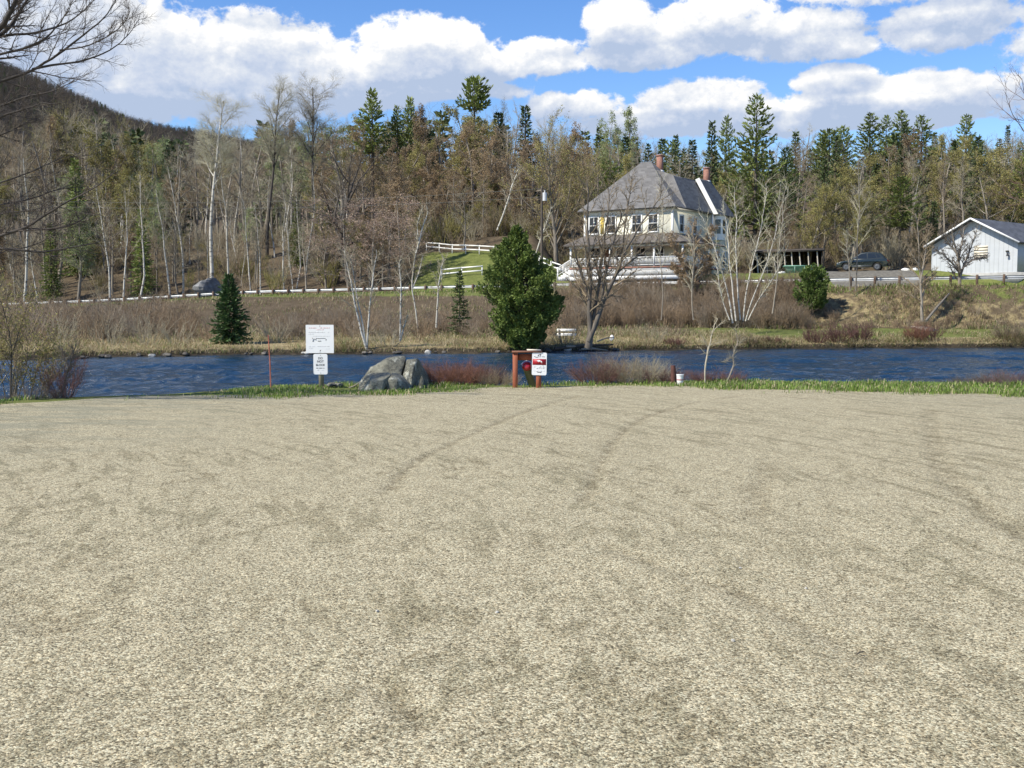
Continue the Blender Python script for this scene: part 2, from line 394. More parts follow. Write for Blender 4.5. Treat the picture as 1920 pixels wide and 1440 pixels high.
ragged = 0.14 * vnoise(XX, XX * 0, 5.0, 21) + 0.08 * vnoise(XX, XX * 0, 13.0, 22)
YY = YY + ragged * sm(VV, 0.93, 1)
def seg_dist(X, Y, pts):
    d = np.full(X.shape, 1e9)
    for (ax, ay), (bx, by) in zip(pts[:-1], pts[1:]):
        L2 = (bx-ax)**2 + (by-ay)**2; t = np.clip(((X-ax)*(bx-ax)+(Y-ay)*(by-ay))/L2, 0, 1)
        d = np.minimum(d, np.hypot(X-ax-t*(bx-ax), Y-ay-t*(by-ay)))
    return d
def gpt(px, py): D = EYE * F / (py - HOR); return ((px-960)/F*D, D)
TR = [[(1085,742),(1030,758),(975,775),(915,800),(860,825),(800,855),(755,885),(722,925)],
      [(1390,742),(1300,755),(1215,780),(1180,800),(1150,830),(1128,870),(1112,905),(1098,940)],
      [(1745,770),(1755,830),(1775,890),(1850,960),(1930,1010)], [(1440,870),(1430,930),(1420,980)],
      [(1140,1030),(1400,1120),(1560,1200),(1640,1240)], [(690,1290),(760,1350),(800,1380)], [(20,1130),(60,1160),(110,1190)]]
TW = [0.07, 0.065, 0.13, 0.12, 0.08, 0.06, 0.2]; TS = [0.62, 0.62, 0.5, 0.5, 0.5, 0.8, 0.5]
track = np.zeros_like(XX)
for pts, tw, ts in zip(TR, TW, TS):
    d = seg_dist(XX, YY, [gpt(*q) for q in pts]); track = np.maximum(track, ts * (1 - sm(d, tw * .4, tw * 1.3)))
grey_green = sm(-XX, 2.0, 7.0) * sm(YY, 9, 15) * 0.9 + sm(XX, 5.5, 8.5) * sm(YY, 12, 17) * 0.45
GRAVEL = gravel_material()
grid('gravel_lot', XX, YY, near_h(XX, YY) - 0.02 * track, GRAVEL, {'track': track, 'grey_green': grey_green})

# ------------------------------------------------------------------ near river bank (grass verge falling into the water)
def ground_material(name, layers, bump=0.5):
    """layers: list of (attribute or None, colour lo, colour hi, noise scale)"""
    m = bpy.data.materials.new(name); m.use_nodes = True; t = NT(m.node_tree); t.N.clear()
    out = t.n('ShaderNodeOutputMaterial'); p = t.n('ShaderNodeBsdfPrincipled'); t.L.new(p.outputs[0], out.inputs[0])
    v = t.n('ShaderNodeTexCoord').outputs['Object']; c = None
    brk = t.noise(v, 1.6, 5, 0.65)
    for at, lo, hi, sc in layers:
        nf = t.m('ADD', t.m('MULTIPLY', t.noise(v, sc, 5, 0.7), 0.6), t.m('MULTIPLY', t.noise(v, sc * 7, 3, 0.7), 0.4))
        lc = t.ramp(nf, [(0.36, lo), (0.64, hi)])
        if at is None: c = lc
        else:
            a = t.n('ShaderNodeAttribute', attribute_name=at)
            f = t.sstep(t.m('ADD', a.outputs['Fac'], t.m('MULTIPLY', t.m('SUBTRACT', brk, 0.5), 1.1)), 0.35, 0.65)
            c = t.mix(f, c, lc)
    t.L.new(c, p.inputs['Base Color']); p.inputs['Roughness'].default_value = 0.95; p.inputs['Specular IOR Level'].default_value = 0.1
    b = t.n('ShaderNodeBump'); b.inputs['Strength'].default_value = bump; b.inputs['Distance'].default_value = 0.08
    t.L.new(t.noise(v, 9, 4, 0.7), b.inputs['Height']); t.L.new(b.outputs[0], p.inputs['Normal'])
    return m
GREEN = ((0.070, 0.090, 0.022), (0.185, 0.20, 0.062)); STRAW = ((0.15, 0.115, 0.055), (0.38, 0.31, 0.17)); LITTER = ((0.065, 0.048, 0.030), (0.135, 0.105, 0.068)); MUD = ((0.03, 0.025, 0.018), (0.08, 0.065, 0.045))
xs = np.linspace(-40, 40, 400); XX, VV = np.meshgrid(xs, np.linspace(0, 1, 60))
YY = lot_edge(XX) - 0.12 + 12.0 * VV ** 1.4
ZZ = near_h(XX, YY) - 0.012 * (1 - sm(VV, 0, 0.02)) - 0.004
mud = sm(YY - lot_crest(XX), 1.2, 4)
NEARG = ground_material('verge_soil', [(None, *GREEN, 3.0), ('mud', *MUD, 2.0)])
grid('riverbank', XX, YY, ZZ, NEARG, {'mud': mud})

# ------------------------------------------------------------------ far bank, road embankment and wooded hillside: one sheet
xs = np.concatenate([np.linspace(-330, -62, 60)[:-1], np.linspace(-62, 56, 330), np.linspace(56, 330, 60)[1:]])
ys = np.concatenate([np.linspace(-0.30, 0.0, 10)[:-1], np.linspace(0, 0.10, 16)[:-1], np.linspace(0.10, 1, 80)])
A, S = np.meshgrid(xs, ys)
Xc = np.clip(A, -140, 140)
Y1 = far_shore(Xc) + (road(Xc) - far_shore(Xc)) * S
s2 = np.concatenate([np.linspace(0, 60, 60)[1:], np.linspace(60, 420, 50)[1:]])
A2, S2 = np.meshgrid(xs, s2); Y2 = road(np.clip(A2, -140, 140)) + S2
XX = np.vstack([A, A2]); YY = np.vstack([Y1, Y2]); Xc = np.clip(XX, -140, 140)
ZZ = far_h(Xc, YY)
s = YY - road(Xc); t_ = (YY - far_shore(Xc)) / (road(Xc) - far_shore(Xc))
green = np.maximum.reduce([
    sm(XX, 10, 16) * sm(t_, 0.10, 0.18) * (1 - sm(t_, 0.50, 0.60)) * 0.72,           # riverside lawn
    (1 - sm(np.abs(s + 2.6 - 1.6 * sm(XX, 4, 10)), 2.4 - 1.6 * sm(XX, 4, 10), 4.6 - 2.4 * sm(XX, 4, 10))) * (0.80 - 0.36 * sm(XX, 8, 16)),                                      # roadside strip
    sm(XX, 4, 8) * sm(s, 7.5, 9) * (1 - sm(s, 30, 34)) * 0.95,                       # yard of the house
    sm(XX, -14, -10) * (1 - sm(XX, 4, 8)) * sm(s, 8, 9.5) * (1 - sm(s, 24, 29)) * 0.95])
straw = np.maximum((1 - sm(t_, 0.16, 0.30)) * sm(t_, 0.0, 0.02), 0.48 * sm(XX, 14, 22) * sm(t_, .5, .6) * (1 - sm(s, -3, -1)))
mud = 1 - sm(t_, 0.004, 0.03)
FARG = ground_material('bank_soil', [(None, *LITTER, 0.9), ('straw', *STRAW, 1.5), ('green', *GREEN, 1.1), ('mud', *MUD, 1.0)])
grid('far_bank', XX, YY, ZZ, FARG, {'green': green, 'straw': straw, 'mud': mud})

# road strip
xs = np.linspace(-90, 75, 220); XX, VV = np.meshgrid(xs, np.linspace(0, 1, 7))
YY = road(XX) + 1.0 + 6.6 * VV
grid('road', XX, YY, far_h(XX, YY) + 0.02 - 0.06 * (np.abs(VV - .5) > .45), mat('asphalt', (0.075, 0.073, 0.07), 0.9, 0.25, 3.0, bump=0.2))
xs = np.linspace(29, 36, 40); XX, VV = np.meshgrid(xs, np.linspace(0, 1, 16)); YY = road(XX) + 7.6 + 12 * VV
grid('driveway', XX, YY, far_h(XX, YY) + 0.03, mat('driveway_gravel', (0.13, 0.12, 0.098), 0.95, 0.35, 4.0, bump=0.4))

# ------------------------------------------------------------------ far mountain, with cloud shadow put into its dark colours
mpx = [(-900,140),(-500,60),(-200,62),(0,128),(60,147),(120,173),(200,208),(250,234),(330,256),(420,268),(520,290),(600,300),(700,310),(1000,330),(1500,350),(2200,350),(3000,350)]
mz = table([((px-960)/F*1000, EYE + (HOR-y)/F*1000 - 6) for px, y in mpx])
xs = np.linspace(-1100, 1100, 200); XX, YY = np.meshgrid(xs, np.linspace(420, 1900, 90))
ZZ = (mz(XX) * sm(YY, 380, 1000) * (1 - 0.5 * sm(YY, 1050, 1900))) + 9 * vnoise(XX, YY, 0.02, 31) * sm(YY, 500, 700) * (1 - sm(YY, 880, 960)) + 0.0
grid('mountain', XX, YY, ZZ, ground_material('mountain_soil', [(None, (0.03, 0.028, 0.024), (0.065, 0.055, 0.045), 0.03)]))
def mtn_h(X, Y): return mz(X) * sm(Y, 380, 1000) * (1 - 0.5 * sm(Y, 1050, 1900)) + 9 * vnoise(X, Y, 0.02, 31) * sm(Y, 500, 700) * (1 - sm(Y, 880, 960))

# ------------------------------------------------------------------ river
def water_material():
    m = bpy.data.materials.new('river_water'); m.use_nodes = True; t = NT(m.node_tree); t.N.clear()
    out = t.n('ShaderNodeOutputMaterial'); p = t.n('ShaderNodeBsdfPrincipled'); t.L.new(p.outputs[0], out.inputs[0])
    v = t.n('ShaderNodeTexCoord').outputs['Object']
    c = t.ramp(t.noise(v, 0.12, 3), [(0.3, (0.007, 0.024, 0.048)), (0.7, (0.013, 0.038, 0.070))])
    t.L.new(c, p.inputs['Base Color']); p.inputs['Roughness'].default_value = 0.12; p.inputs['IOR'].default_value = 1.333
    b = t.n('ShaderNodeBump'); b.inputs['Strength'].default_value = 1.0; b.inputs['Distance'].default_value = 0.25
    hh = t.m('ADD', t.noise(t.mapping(v, (0.8, 1.5, 1)), 1.6, 5, 0.62, 0.3), t.m('MULTIPLY', t.noise(t.mapping(v, (1, 1.6, 1)), 7.0, 3, 0.6), 0.25))
    ca = t.n('ShaderNodeAttribute', attribute_name='calm'); t.L.new(t.m('SUBTRACT', 1.0, t.m('MULTIPLY', ca.outputs['Fac'], 0.78)), b.inputs['Strength']); t.L.new(hh, b.inputs['Height']); t.L.new(b.outputs[0], p.inputs['Normal'])
    return m
xs = np.concatenate([np.linspace(-140, -32, 60)[:-1], np.linspace(-32, 40, 420), np.linspace(40, 140, 60)[1:]])
XX, YY = np.meshgrid(xs, np.concatenate([np.linspace(10, 24, 20)[:-1], np.linspace(24, 74, 300), np.linspace(74, 95, 16)[1:]]))
rs = np.random.RandomState(4); HH = np.zeros_like(XX)
for i in range(34):
    lam = 0.7 * 1.13 ** rs.randint(0, 16); a = R(78) + rs.normal() * 0.42; amp = 0.0125 * lam ** 0.85; k = 2 * math.pi / lam
    ph = (XX * math.cos(a) + YY * math.sin(a)) * k + rs.rand() * 6.28 + 1.1 * np.sin(XX * rs.normal() * .25 + YY * rs.normal() * .25)
    HH += amp * (1 - np.abs(np.sin(ph * .5)) ** 0.8 * 2 + 0.0)
calm = 1 - 0.6 * sm(YY - far_shore(XX), -9, -1)
grid('river', XX, YY, WZ + HH * 0.62 * calm, water_material(), {'calm': sm(YY - far_shore(XX), -16, -1)})
# ================================================================== plant generators
def _nrm(x, y, z):
    l = math.sqrt(x*x + y*y + z*z) or 1e-9; return x/l, y/l, z/l
class Skel:
    def __init__(s): s.lv = {}; s.tips = []
    def add(s, lvl, pts, rad): s.lv.setdefault(lvl, []).append((pts, rad))
def grow(sk, rng, p, d, L, r, lvl, spec):
    S = spec[lvl]; n = S['seg']; pts = [p]; rad = [r]; x, y, z = p; dx, dy, dz = d; wg = S['wig']; up = S['up']; tip = S['tip']
    ga = rng.gauss
    for i in range(n):
        dx, dy, dz = _nrm(dx + ga(0, wg), dy + ga(0, wg), dz + ga(0, wg) * .7 + up)
        x += dx * L / n; y += dy * L / n; z += dz * L / n
        pts.append((x, y, z)); rad.append(r * (1 - (i + 1) / n * (1 - tip)))
    sk.add(lvl, pts, rad)
    if lvl == len(spec) - 1: sk.tips.append(((x, y, z), (dx, dy, dz)))
    if lvl + 1 < len(spec): sprout(sk, rng, pts, rad, L, lvl, spec)
def sprout(sk, rng, pts, rad, L, lvl, spec):
    C = spec[lvl + 1]; n = len(pts) - 1
    cnt = C['n'] if isinstance(C['n'], int) else max(1, int(C['n'] * L + rng.random()))
    az = rng.random() * 6.28
    for k in range(cnt):
        f = C['s0'] + (C['s1'] - C['s0']) * ((k + rng.random()) / cnt); q = f * n; i = min(n - 1, int(q)); u = q - i
        a, b = pts[i], pts[i + 1]; p = tuple(a[j] + (b[j] - a[j]) * u for j in range(3)); rr = rad[i] + (rad[i + 1] - rad[i]) * u
        td = _nrm(b[0]-a[0], b[1]-a[1], b[2]-a[2])
        az += 2.4 + rng.gauss(0, .4); ang = C['ang'] + rng.gauss(0, C.get('angv', .15)) + C.get('anglow', 0) * (1 - f)
        # frame round td
        h = (0, 0, 1) if abs(td[2]) < .9 else (1, 0, 0)
        ax = _nrm(td[1]*h[2]-td[2]*h[1], td[2]*h[0]-td[0]*h[2], td[0]*h[1]-td[1]*h[0])
        bx = (td[1]*ax[2]-td[2]*ax[1], td[2]*ax[0]-td[0]*ax[2], td[0]*ax[1]-td[1]*ax[0])
        ca, sa = math.cos(az) * math.sin(ang), math.sin(az) * math.sin(ang); c = math.cos(ang)
        d = tuple(td[j]*c + ax[j]*ca + bx[j]*sa for j in range(3))
        Lc = L * C['lf'] * (0.7 + 0.6 * rng.random()) * (1 + C.get('taper', -.5) * f)
        if 'lmax' in C: Lc = min(Lc, C['lmax'])
        grow(sk, rng, p, d, max(Lc, C.get('lmin', .12)), min(rr * .85, max(C.get('rmin', .006), rr * C['rf'])), lvl + 1, spec)
SIDES = [9, 6, 4, 3, 3, 3]
def skel_mb(sk, levels, sides=None):
    b = MB()
    for lv in levels:
        if lv in sk.lv:
            V, Fq = tubes(sk.lv[lv], (sides or SIDES)[min(lv, 5)]); b.add(V, Fq, 0)
    return b
def tips_leaves(b, sk, rng, per, size, spread, mi=1, aspect=.6, every=1.0):
    C = []; 
    for (t, d) in sk.tips:
        if rng.random() > every: continue
        for k in range(per): C.append([t[j] - d[j] * spread * rng.random() + rng.gauss(0, spread * .35) for j in range(3)])
    if not C: return
    nr = np.random.RandomState(rng.randint(0, 99999)); V, Fq = leaves(C, size * (0.6 + 0.8 * nr.rand(len(C))), nr, aspect); b.add(V, Fq, mi)

def L_(n, lf, ang, rf, seg, wig, up, tip=.35, s0=.2, s1=1.0, **k): return dict(n=n, lf=lf, ang=ang, rf=rf, seg=seg, wig=wig, up=up, tip=tip, s0=s0, s1=s1, **k)
def T_(seg, wig, up, tip=.2): return dict(seg=seg, wig=wig, up=up, tip=tip)

# every prototype stands 10 m tall nominal; returned as (trunk mesh, crown mesh, real height)
PROTO = {}
def finish(key, sk, wood, crownmat, rng, wood_levels, crown_levels, leafspec=None, sides=None):
    tm = skel_mb(sk, wood_levels); cm = skel_mb(sk, crown_levels)
    if leafspec: tips_leaves(cm, sk, rng, *leafspec)
    h = max(v[2] for lv in sk.lv.values() for p, r in lv for v in p)
    PROTO[key] = (tm, cm, wood, crownmat, h)
def bare(key, seed, h, spec, r0, wood, crown, lean=.0, leaf=None, wl=(0, 1), cl=(2, 3, 4)):
    rng = random.Random(seed); sk = Skel()
    grow(sk, rng, (0, 0, -.3), _nrm(rng.gauss(0, .03) + lean, rng.gauss(0, .03), 1), h, r0, 0, spec)
    finish(key, sk, wood, crown, rng, wl, cl, leaf)

BARK = mat('grey_bark', (0.23, 0.20, 0.16), .9, .4, 3, stretch=(2, 2, .5), bump=.4, rnd=.3)
DARKBARK = mat('dark_bark', (0.075, 0.062, 0.05), .9, .4, 3, stretch=(2, 2, .5), bump=.4, rnd=.25)
def birch_bark():
    m = bpy.data.materials.new('birch_bark'); m.use_nodes = True; t = NT(m.node_tree); t.N.clear()
    out = t.n('ShaderNodeOutputMaterial'); p = t.n('ShaderNodeBsdfPrincipled'); t.L.new(p.outputs[0], out.inputs[0])
    v = t.n('ShaderNodeTexCoord').outputs['Object']
    nf = t.noise(t.mapping(v, (2.0, 2.0, 5.0)), 1.2, 4, .7)
    c = t.ramp(nf, [(.38, (.09, .075, .06)), (.46, (.47, .44, .375)), (.8, (.60, .57, .50))])
    t.L.new(c, p.inputs['Base Color']); p.inputs['Roughness'].default_value = .7; return m
BIRCH = birch_bark()
TW_GREY = mat('grey_twigs', (0.33, 0.29, 0.20), .9, .25, .6, rnd=.25)
TW_PALE = mat('pale_twigs', (0.45, 0.42, 0.30), .9, .2, .6, rnd=.2)
TW_BROWN = mat('brown_twigs', (0.25, 0.195, 0.125), .9, .25, .6, rnd=.25)
TW_DARK = mat('dark_twigs', (0.155, 0.13, 0.105), .9, .25, .6, rnd=.25)
TW_RED = mat('red_twigs', (0.21, 0.095, 0.06), .8, .3, 3, rnd=.25)
TW_MAROON = mat('maroon_twigs', (0.15, 0.075, 0.06), .85, .3, 3, rnd=.25)
BUD_RUST = mat('rusty_buds', (0.27, 0.195, 0.115), .8, .35, .9, rnd=.2, trans=.25)
BUD_OLIVE = mat('olive_buds', (0.30, 0.27, 0.09), .8, .35, .9, rnd=.2, trans=.3)
BUD_GREEN = mat('pale_green_buds', (0.27, 0.32, 0.13), .8, .3, .9, rnd=.2, trans=.3)
BUD_PINK = mat('dry_tan_leaves', (0.36, 0.26, 0.20), .8, .3, .9, rnd=.15, trans=.25)
SPRUCE_N = mat('spruce_needles', (0.080, 0.112, 0.036), .75, .35, .9, rnd=.25)
PINE_N = mat('pine_needles', (0.165, 0.205, 0.050), .7, .35, .9, rnd=.2, trans=.2)
YEW_N = mat('yellow_green_needles', (0.16, 0.195, 0.05), .7, .35, .9, rnd=.2)
CEDAR_N = mat('cedar_sprays', (0.135, 0.185, 0.036), .7, .4, 1.2, trans=.2)

# --- bare hardwoods, 4 shapes x twig colours
def spec_bare(nl=15, nb=6, nt=6, nf=5, crown=.32, ang=.85, up=.06, lf=.36):
    return [T_(11, .05, .03), L_(nl, lf, ang, .5, 6, .13, up, .25, crown, .98, taper=-.55, angv=.2),
            L_(nb, .46, .65, .5, 4, .16, .05, .35, .15, 1, rmin=.014), L_(nt, .5, .6, .55, 3, .16, .05, .4, .15, 1, rmin=.013), L_(nf, .62, .55, .7, 2, .16, .04, .6, .1, 1, rmin=.0115, lmin=.22)]
for i in range(4):
    sp = spec_bare(nl=[15, 18, 13, 16][i], crown=[.30, .38, .25, .45][i], ang=[.75, .65, .9, .55][i], lf=[.34, .30, .40, .27][i])
    bare('bare%d' % i, 10 + i, 10, sp, [.17, .15, .19, .13][i], BARK, TW_GREY)
# --- spreading dark-limbed tree
bare('oak0', 31, 10, [T_(8, .07, .03), L_(11, .62, .95, .6, 8, .17, .06, .25, .28, .95, taper=-.5, angv=.2), L_(7, .45, .7, .5, 5, .2, .05, .3, .15, 1, rmin=.016), L_(6, .5, .65, .55, 3, .2, .04, .4, .15, 1, rmin=.012), L_(4, .6, .6, .7, 2, .2, .03, .5, .1, 1, rmin=.009)], .24, DARKBARK, TW_DARK)
# --- birches: slim, ascending
for i in range(4):
    sp = [T_(12, .035 + .015 * i, .02), L_(16, .26, .6, .38, 5, .1, .06, .25, [.42, .5, .36, .55][i], .99, taper=-.4), L_(5, .46, .6, .5, 3, .15, .0, .35, .15, 1, rmin=.012), L_(5, .55, .6, .6, 2, .18, -.03, .5, .1, 1, rmin=.009), L_(3, .7, .5, .8, 2, .18, -.04, .5, .1, 1, rmin=.008)]
    bare('birch%d' % i, 50 + i, 10, sp, [.10, .115, .09, .095][i], BIRCH, TW_GREY, lean=[.02, -.07, .12, -.03][i], wl=(0,), cl=(1, 2, 3, 4))
# --- budding hardwoods: fine twigs with small new leaves
for j, (nm, lm, tw) in enumerate((('rust', BUD_RUST, TW_BROWN), ('olive', BUD_OLIVE, TW_BROWN), ('palegreen', BUD_GREEN, TW_PALE))):
    for i in range(3):
        sp = spec_bare(nl=[17, 20, 14][i], nb=6, nt=6, nf=3, crown=[.22, .28, .34][i], ang=[.85, .7, .6][i], lf=[.36, .30, .26][i])
        bare('%s%d' % (nm, i), 70 + 7 * j + i, 10, sp, .16, BARK, [tw, lm], leaf=(4 if nm != 'palegreen' else 3, .115, .30), wl=(0, 1))
for j, (k_, w_) in enumerate((('birch9', BIRCH), ('bare8', BARK), ('bare9', BARK))):
    sp = spec_bare(nl=[15, 19, 22][j], nb=8, nt=7, nf=6, crown=[.58, .52, .46][j], ang=[.75, .6, .55][j], lf=[.22, .24, .27][j]); sp[0] = T_(11, .022, .03); bare(k_, 140 + j, 10, sp, .075, w_, TW_PALE)
# --- upswept willow
bare('willow0', 99, 10, [T_(7, .05, .05), L_(20, .62, .55, .5, 7, .1, .05, .25, .12, .9, taper=-.5), L_(9, .42, .45, .5, 4, .12, .06, .35, .15, 1, rmin=.012), L_(7, .5, .45, .6, 3, .12, .05, .4, .1, 1, rmin=.009), L_(3, .6, .4, .8, 2, .12, .03, .5, .1, 1, rmin=.008)], .2, BARK, [TW_BROWN, BUD_OLIVE], leaf=(2, .10, .3))
# --- tan-leaved understory beech
bare('beech0', 111, 10, [T_(8, .05, .02), L_(22, .45, 1.1, .4, 5, .12, .02, .3, .15, .98, taper=-.5), L_(8, .45, .8, .5, 3, .15, .0, .35, .15, 1, rmin=.012), L_(5, .5, .6, .6, 2, .15, 0, .5, .1, 1, rmin=.009)], .13, BARK, [TW_GREY, BUD_PINK], leaf=(6, .13, .4))

def conifer_arrays(seed, h, rad, base, nwh, per, droop, spray, width, upturn=0.0, shape=.85, density=1.0, gap=0.0, flat=.35):
    """whorled evergreen: trunk tube + needle sprays along every branch"""
    rng = random.Random(seed); nr = np.random.RandomState(seed); tm = MB(); cm = MB()
    tm.tube([(0, 0, -.3), (rng.gauss(0, .02)*h*.1, 0, h * .5), (0, 0, h * .985)], [h * .016, h * .010, .012], 7)
    C, D, S = [], [], []; br = []
    for i in range(nwh):
        f = i / (nwh - 1); z = h * (base + (0.985 - base) * f)
        Lb = rad * ((1 - f) ** shape) * (0.85 + .3 * rng.random()) + .012 * h
        a0 = rng.random() * 6.28
        for k in range(per):
            if rng.random() < gap: continue
            a = a0 + k * 6.283 / per + rng.gauss(0, .2); L = Lb * (.65 + .5 * rng.random())
            el = .45 * f - droop * (1 - f) + rng.gauss(0, .08); pts = []; n = 5
            x = y = 0.0; zz = z
            for q in range(n + 1):
                t = q / n; pts.append((x, y, zz)); e = el + upturn * t * t
                x += math.cos(a) * math.cos(e) * L / n; y += math.sin(a) * math.cos(e) * L / n; zz += math.sin(e) * L / n
            br.append((pts, [max(.008, .012 * L)] * n + [.004]))
            ns = max(4, int(L / spray * 5.5 * density))
            for q in range(ns):
                t = .12 + .88 * (q + rng.random()) / ns; u = t * n; j = min(n - 1, int(u)); v = u - j
                p = [pts[j][m] + (pts[j+1][m] - pts[j][m]) * v for m in range(3)]
                side = rng.choice((-1, 1)); sa = a + side * (.55 + .5 * rng.random()) * (1 - .5 * t)
                wdt = spray * (1.0 - .3 * t)
                d = (math.cos(sa), math.sin(sa), el + upturn * t + rng.gauss(0, flat))
                C.append([p[m] + d[m] * wdt * .45 for m in range(3)]); D.append(d); S.append(wdt * (.7 + .6 * rng.random()))
    V, Fq = tubes(br, 3); tm.add(V, Fq)
    C = np.array(C); S = np.array(S)
    V, Fq = leaves(C, S, nr, width, D); cm.add(V, Fq)
    top = np.array([(0, 0, h * .97 + .03 * h * k / 8) for k in range(8)]); V, Fq = leaves(top, spray * .5, nr, width); cm.add(V, Fq)
    return tm, cm
for i in range(3):
    tm, cm = conifer_arrays(200 + i, 10, [1.25, .95, 1.55][i], [.06, .1, .04][i], 34, 6, .35, .42, .42, .15, .8); PROTO['spruce%d' % i] = (tm, cm, DARKBARK, SPRUCE_N, 10.0)
for i in range(4):
    tm, cm = conifer_arrays(220 + i, 10, [2.6, 2.2, 3.0, 2.4][i], [.34, .22, .12, .45][i], [19, 22, 24, 15][i], 6, -.06, .38, .36, .55, [.55, .6, .75, .45][i], 1.35, .12, .5); PROTO['pine%d' % i] = (tm, cm, DARKBARK, PINE_N, 10.0)

tm, cm = conifer_arrays(231, 10, 1.15, .80, 8, 7, -.12, .42, .38, .75, .45, 1.5, .10, .5); PROTO['pine8'] = (tm, cm, DARKBARK, PINE_N, 10.0)
tm, cm = conifer_arrays(232, 10, 1.5, .58, 15, 6, .0, .40, .38, .45, .75, 1.4, .08, .5); PROTO['pine7'] = (tm, cm, DARKBARK, PINE_N, 10.0)
def shrub_skel(seed, n, h, spread, br, r=.009, sub=3, wig=.12, lean=(0, 0)):
    rng = random.Random(seed); sk = Skel()
    spec = [T_(5, wig, .03, .4), L_(br, .38, .5, .7, 3, .14, .05, .5, .25, 1, rmin=r * .6), L_(sub, .5, .5, .8, 2, .16, .03, .6, .2, 1, rmin=r * .5)]
    if sub == 0: spec = spec[:2]
    for i in range(n):
        a = rng.random() * 6.28; rr = math.sqrt(rng.random())
        p = (math.cos(a) * rr * spread * .35, math.sin(a) * rr * spread * .35, -.05)
        d = _nrm(math.cos(a) * rr * spread / h * .9 + lean[0], math.sin(a) * rr * spread / h * .9 + lean[1], 1)
        grow(sk, rng, p, d, h * (.55 + .5 * rng.random()), r * (.7 + .6 * rng.random()), 0, spec)
    return sk

# ------------------------------------------------------------------ placing copies of the prototypes
_pm = {}
def proto_meshes(key, wood=None, crown=None):
    tm, cm, wm, cmt, h = PROTO[key]; wm = wood or wm; cmt = crown or cmt
    k = (key, wm.name, cmt[0].name if isinstance(cmt, list) else cmt.name, cmt[-1].name if isinstance(cmt, list) else '')
    if k not in _pm: _pm[k] = (tm.mesh(key + '_trunk', wm, True), cm.mesh(key + '_crown', cmt), h)
    return _pm[k]
NAME = {'bare': 'bare_tree', 'birc': 'birch_tree', 'rust': 'budding_tree', 'oliv': 'budding_tree', 'pale': 'budding_tree', 'will': 'willow_tree', 'beec': 'beech_tree', 'spru': 'spruce_tree', 'pine': 'pine_tree', 'oak0': 'oak_tree'}
TRNG = random.Random(77); SPOTS = []
def tree(key, px, D, ytop, label, group=None, wood=None, crown=None, rz=None, wide=1.0, base_z=None):
    me_t, me_c, h = proto_meshes(key, wood, crown)
    X = (px - 960) / F * D; z = fh(np.clip(X, -140, 140), D) if base_z is None else base_z
    ztop = float(W(px, ytop, D)[2]); s = (ztop - z) / h
    root = thing(NAME[key[:4]], (X, D, z), label, 'tree', rz if rz is not None else TRNG.random() * 6.28, group)
    root.scale = (s * wide, s * wide, s)
    link('trunk', me_t, root); link('crown', me_c, root); SPOTS.append((X, D)); return root
# ================================================================== named skyline and front trees
T = tree
W1, W2, W3, W4, W5 = 'in the wood at the far left', 'in the wood behind the guardrail', 'in the wood behind the white fence', 'in the wood behind the hip-roofed house', 'in the wood behind the car and shed'
T('birch9', 398, 131, 152, 'tallest pale-trunked birch with a round airy crown breaking the skyline behind the guardrail', crown=TW_PALE, wide=1.5)
T('bare8', 503, 148, 128, 'tall slim bare tree with pale crown against the cloud, right of the tallest birch', crown=TW_PALE, wood=DARKBARK, wide=1.5)
T('bare9', 592, 150, 124, 'tallest bare tree of the wood with a grey-brown feathered top', crown=TW_GREY, wood=DARKBARK, wide=1.45)
T('oak0', 632, 131, 238, 'dark-limbed bare tree with wide crooked black branches among pale birches', wide=1.25)
T('pine7', 702, 184, 172, 'dark pine top showing above the brown wood left of the yellow-green evergreens', wide=1.0)
T('pine7', 748, 186, 202, 'yellow-green evergreen just right of the dark pine top', crown=YEW_N, wide=.8)
T('pine7', 772, 190, 186, 'taller yellow-green evergreen next to the rusty budding trees', crown=YEW_N, wide=.8)
T('pine8', 891, 178, 147, 'lone tall white pine with a bare lower trunk standing clear above the wood', wide=1.0)
T('spruce1', 935, 182, 213, 'short dark spruce spire just right of the lone tall pine', wide=1.2)
T('spruce1', 985, 186, 200, 'dark narrow spruce tip above the olive willow', wide=1.1)
T('bare3', 942, 192, 172, 'thin bare tree against the sky right of the lone tall pine', wide=.8)
T('bare2', 966, 196, 180, 'bare grey tree with upright twigs left of the dark spruce tip', wide=.7)
T('willow0', 1042, 138, 206, 'big olive-brown willow with fine upswept twigs behind the utility pole', wide=1.1)
T('willow0', 1108, 142, 262, 'smaller olive willow between the big willow and the house roof', wide=1.1)
T('spruce0', 1121, 196, 238, 'slim dark spruce at the skyline left of the house roof', wide=.8)
T('spruce1', 1134, 200, 252, 'shorter slim spruce beside the skyline spruce left of the house roof', wide=.9)
T('palegreen1', 1142, 188, 208, 'pale green budding poplar against the white cloud', wide=.8)
T('palegreen2', 1178, 190, 203, 'taller pale green poplar nearest to the house peak', wide=.8)
T('spruce0', 1330, 150, 229, 'tall narrow dark spruce above the right chimney of the house', wide=.85)
T('pine1', 1356, 154, 220, 'dark pine between the narrow spruce and the broad shaggy pine', wide=.75)
T('pine2', 1412, 140, 180, 'broad shaggy white pine, the tallest tree right of the house', wide=1.0)
T('spruce1', 1485, 158, 248, 'small dark spruce spire right of the broad shaggy pine', wide=1.0)
T('bare2', 1498, 176, 226, 'bare grey tree crown against the cloud right of the broad pine', wide=.9, crown=TW_PALE)
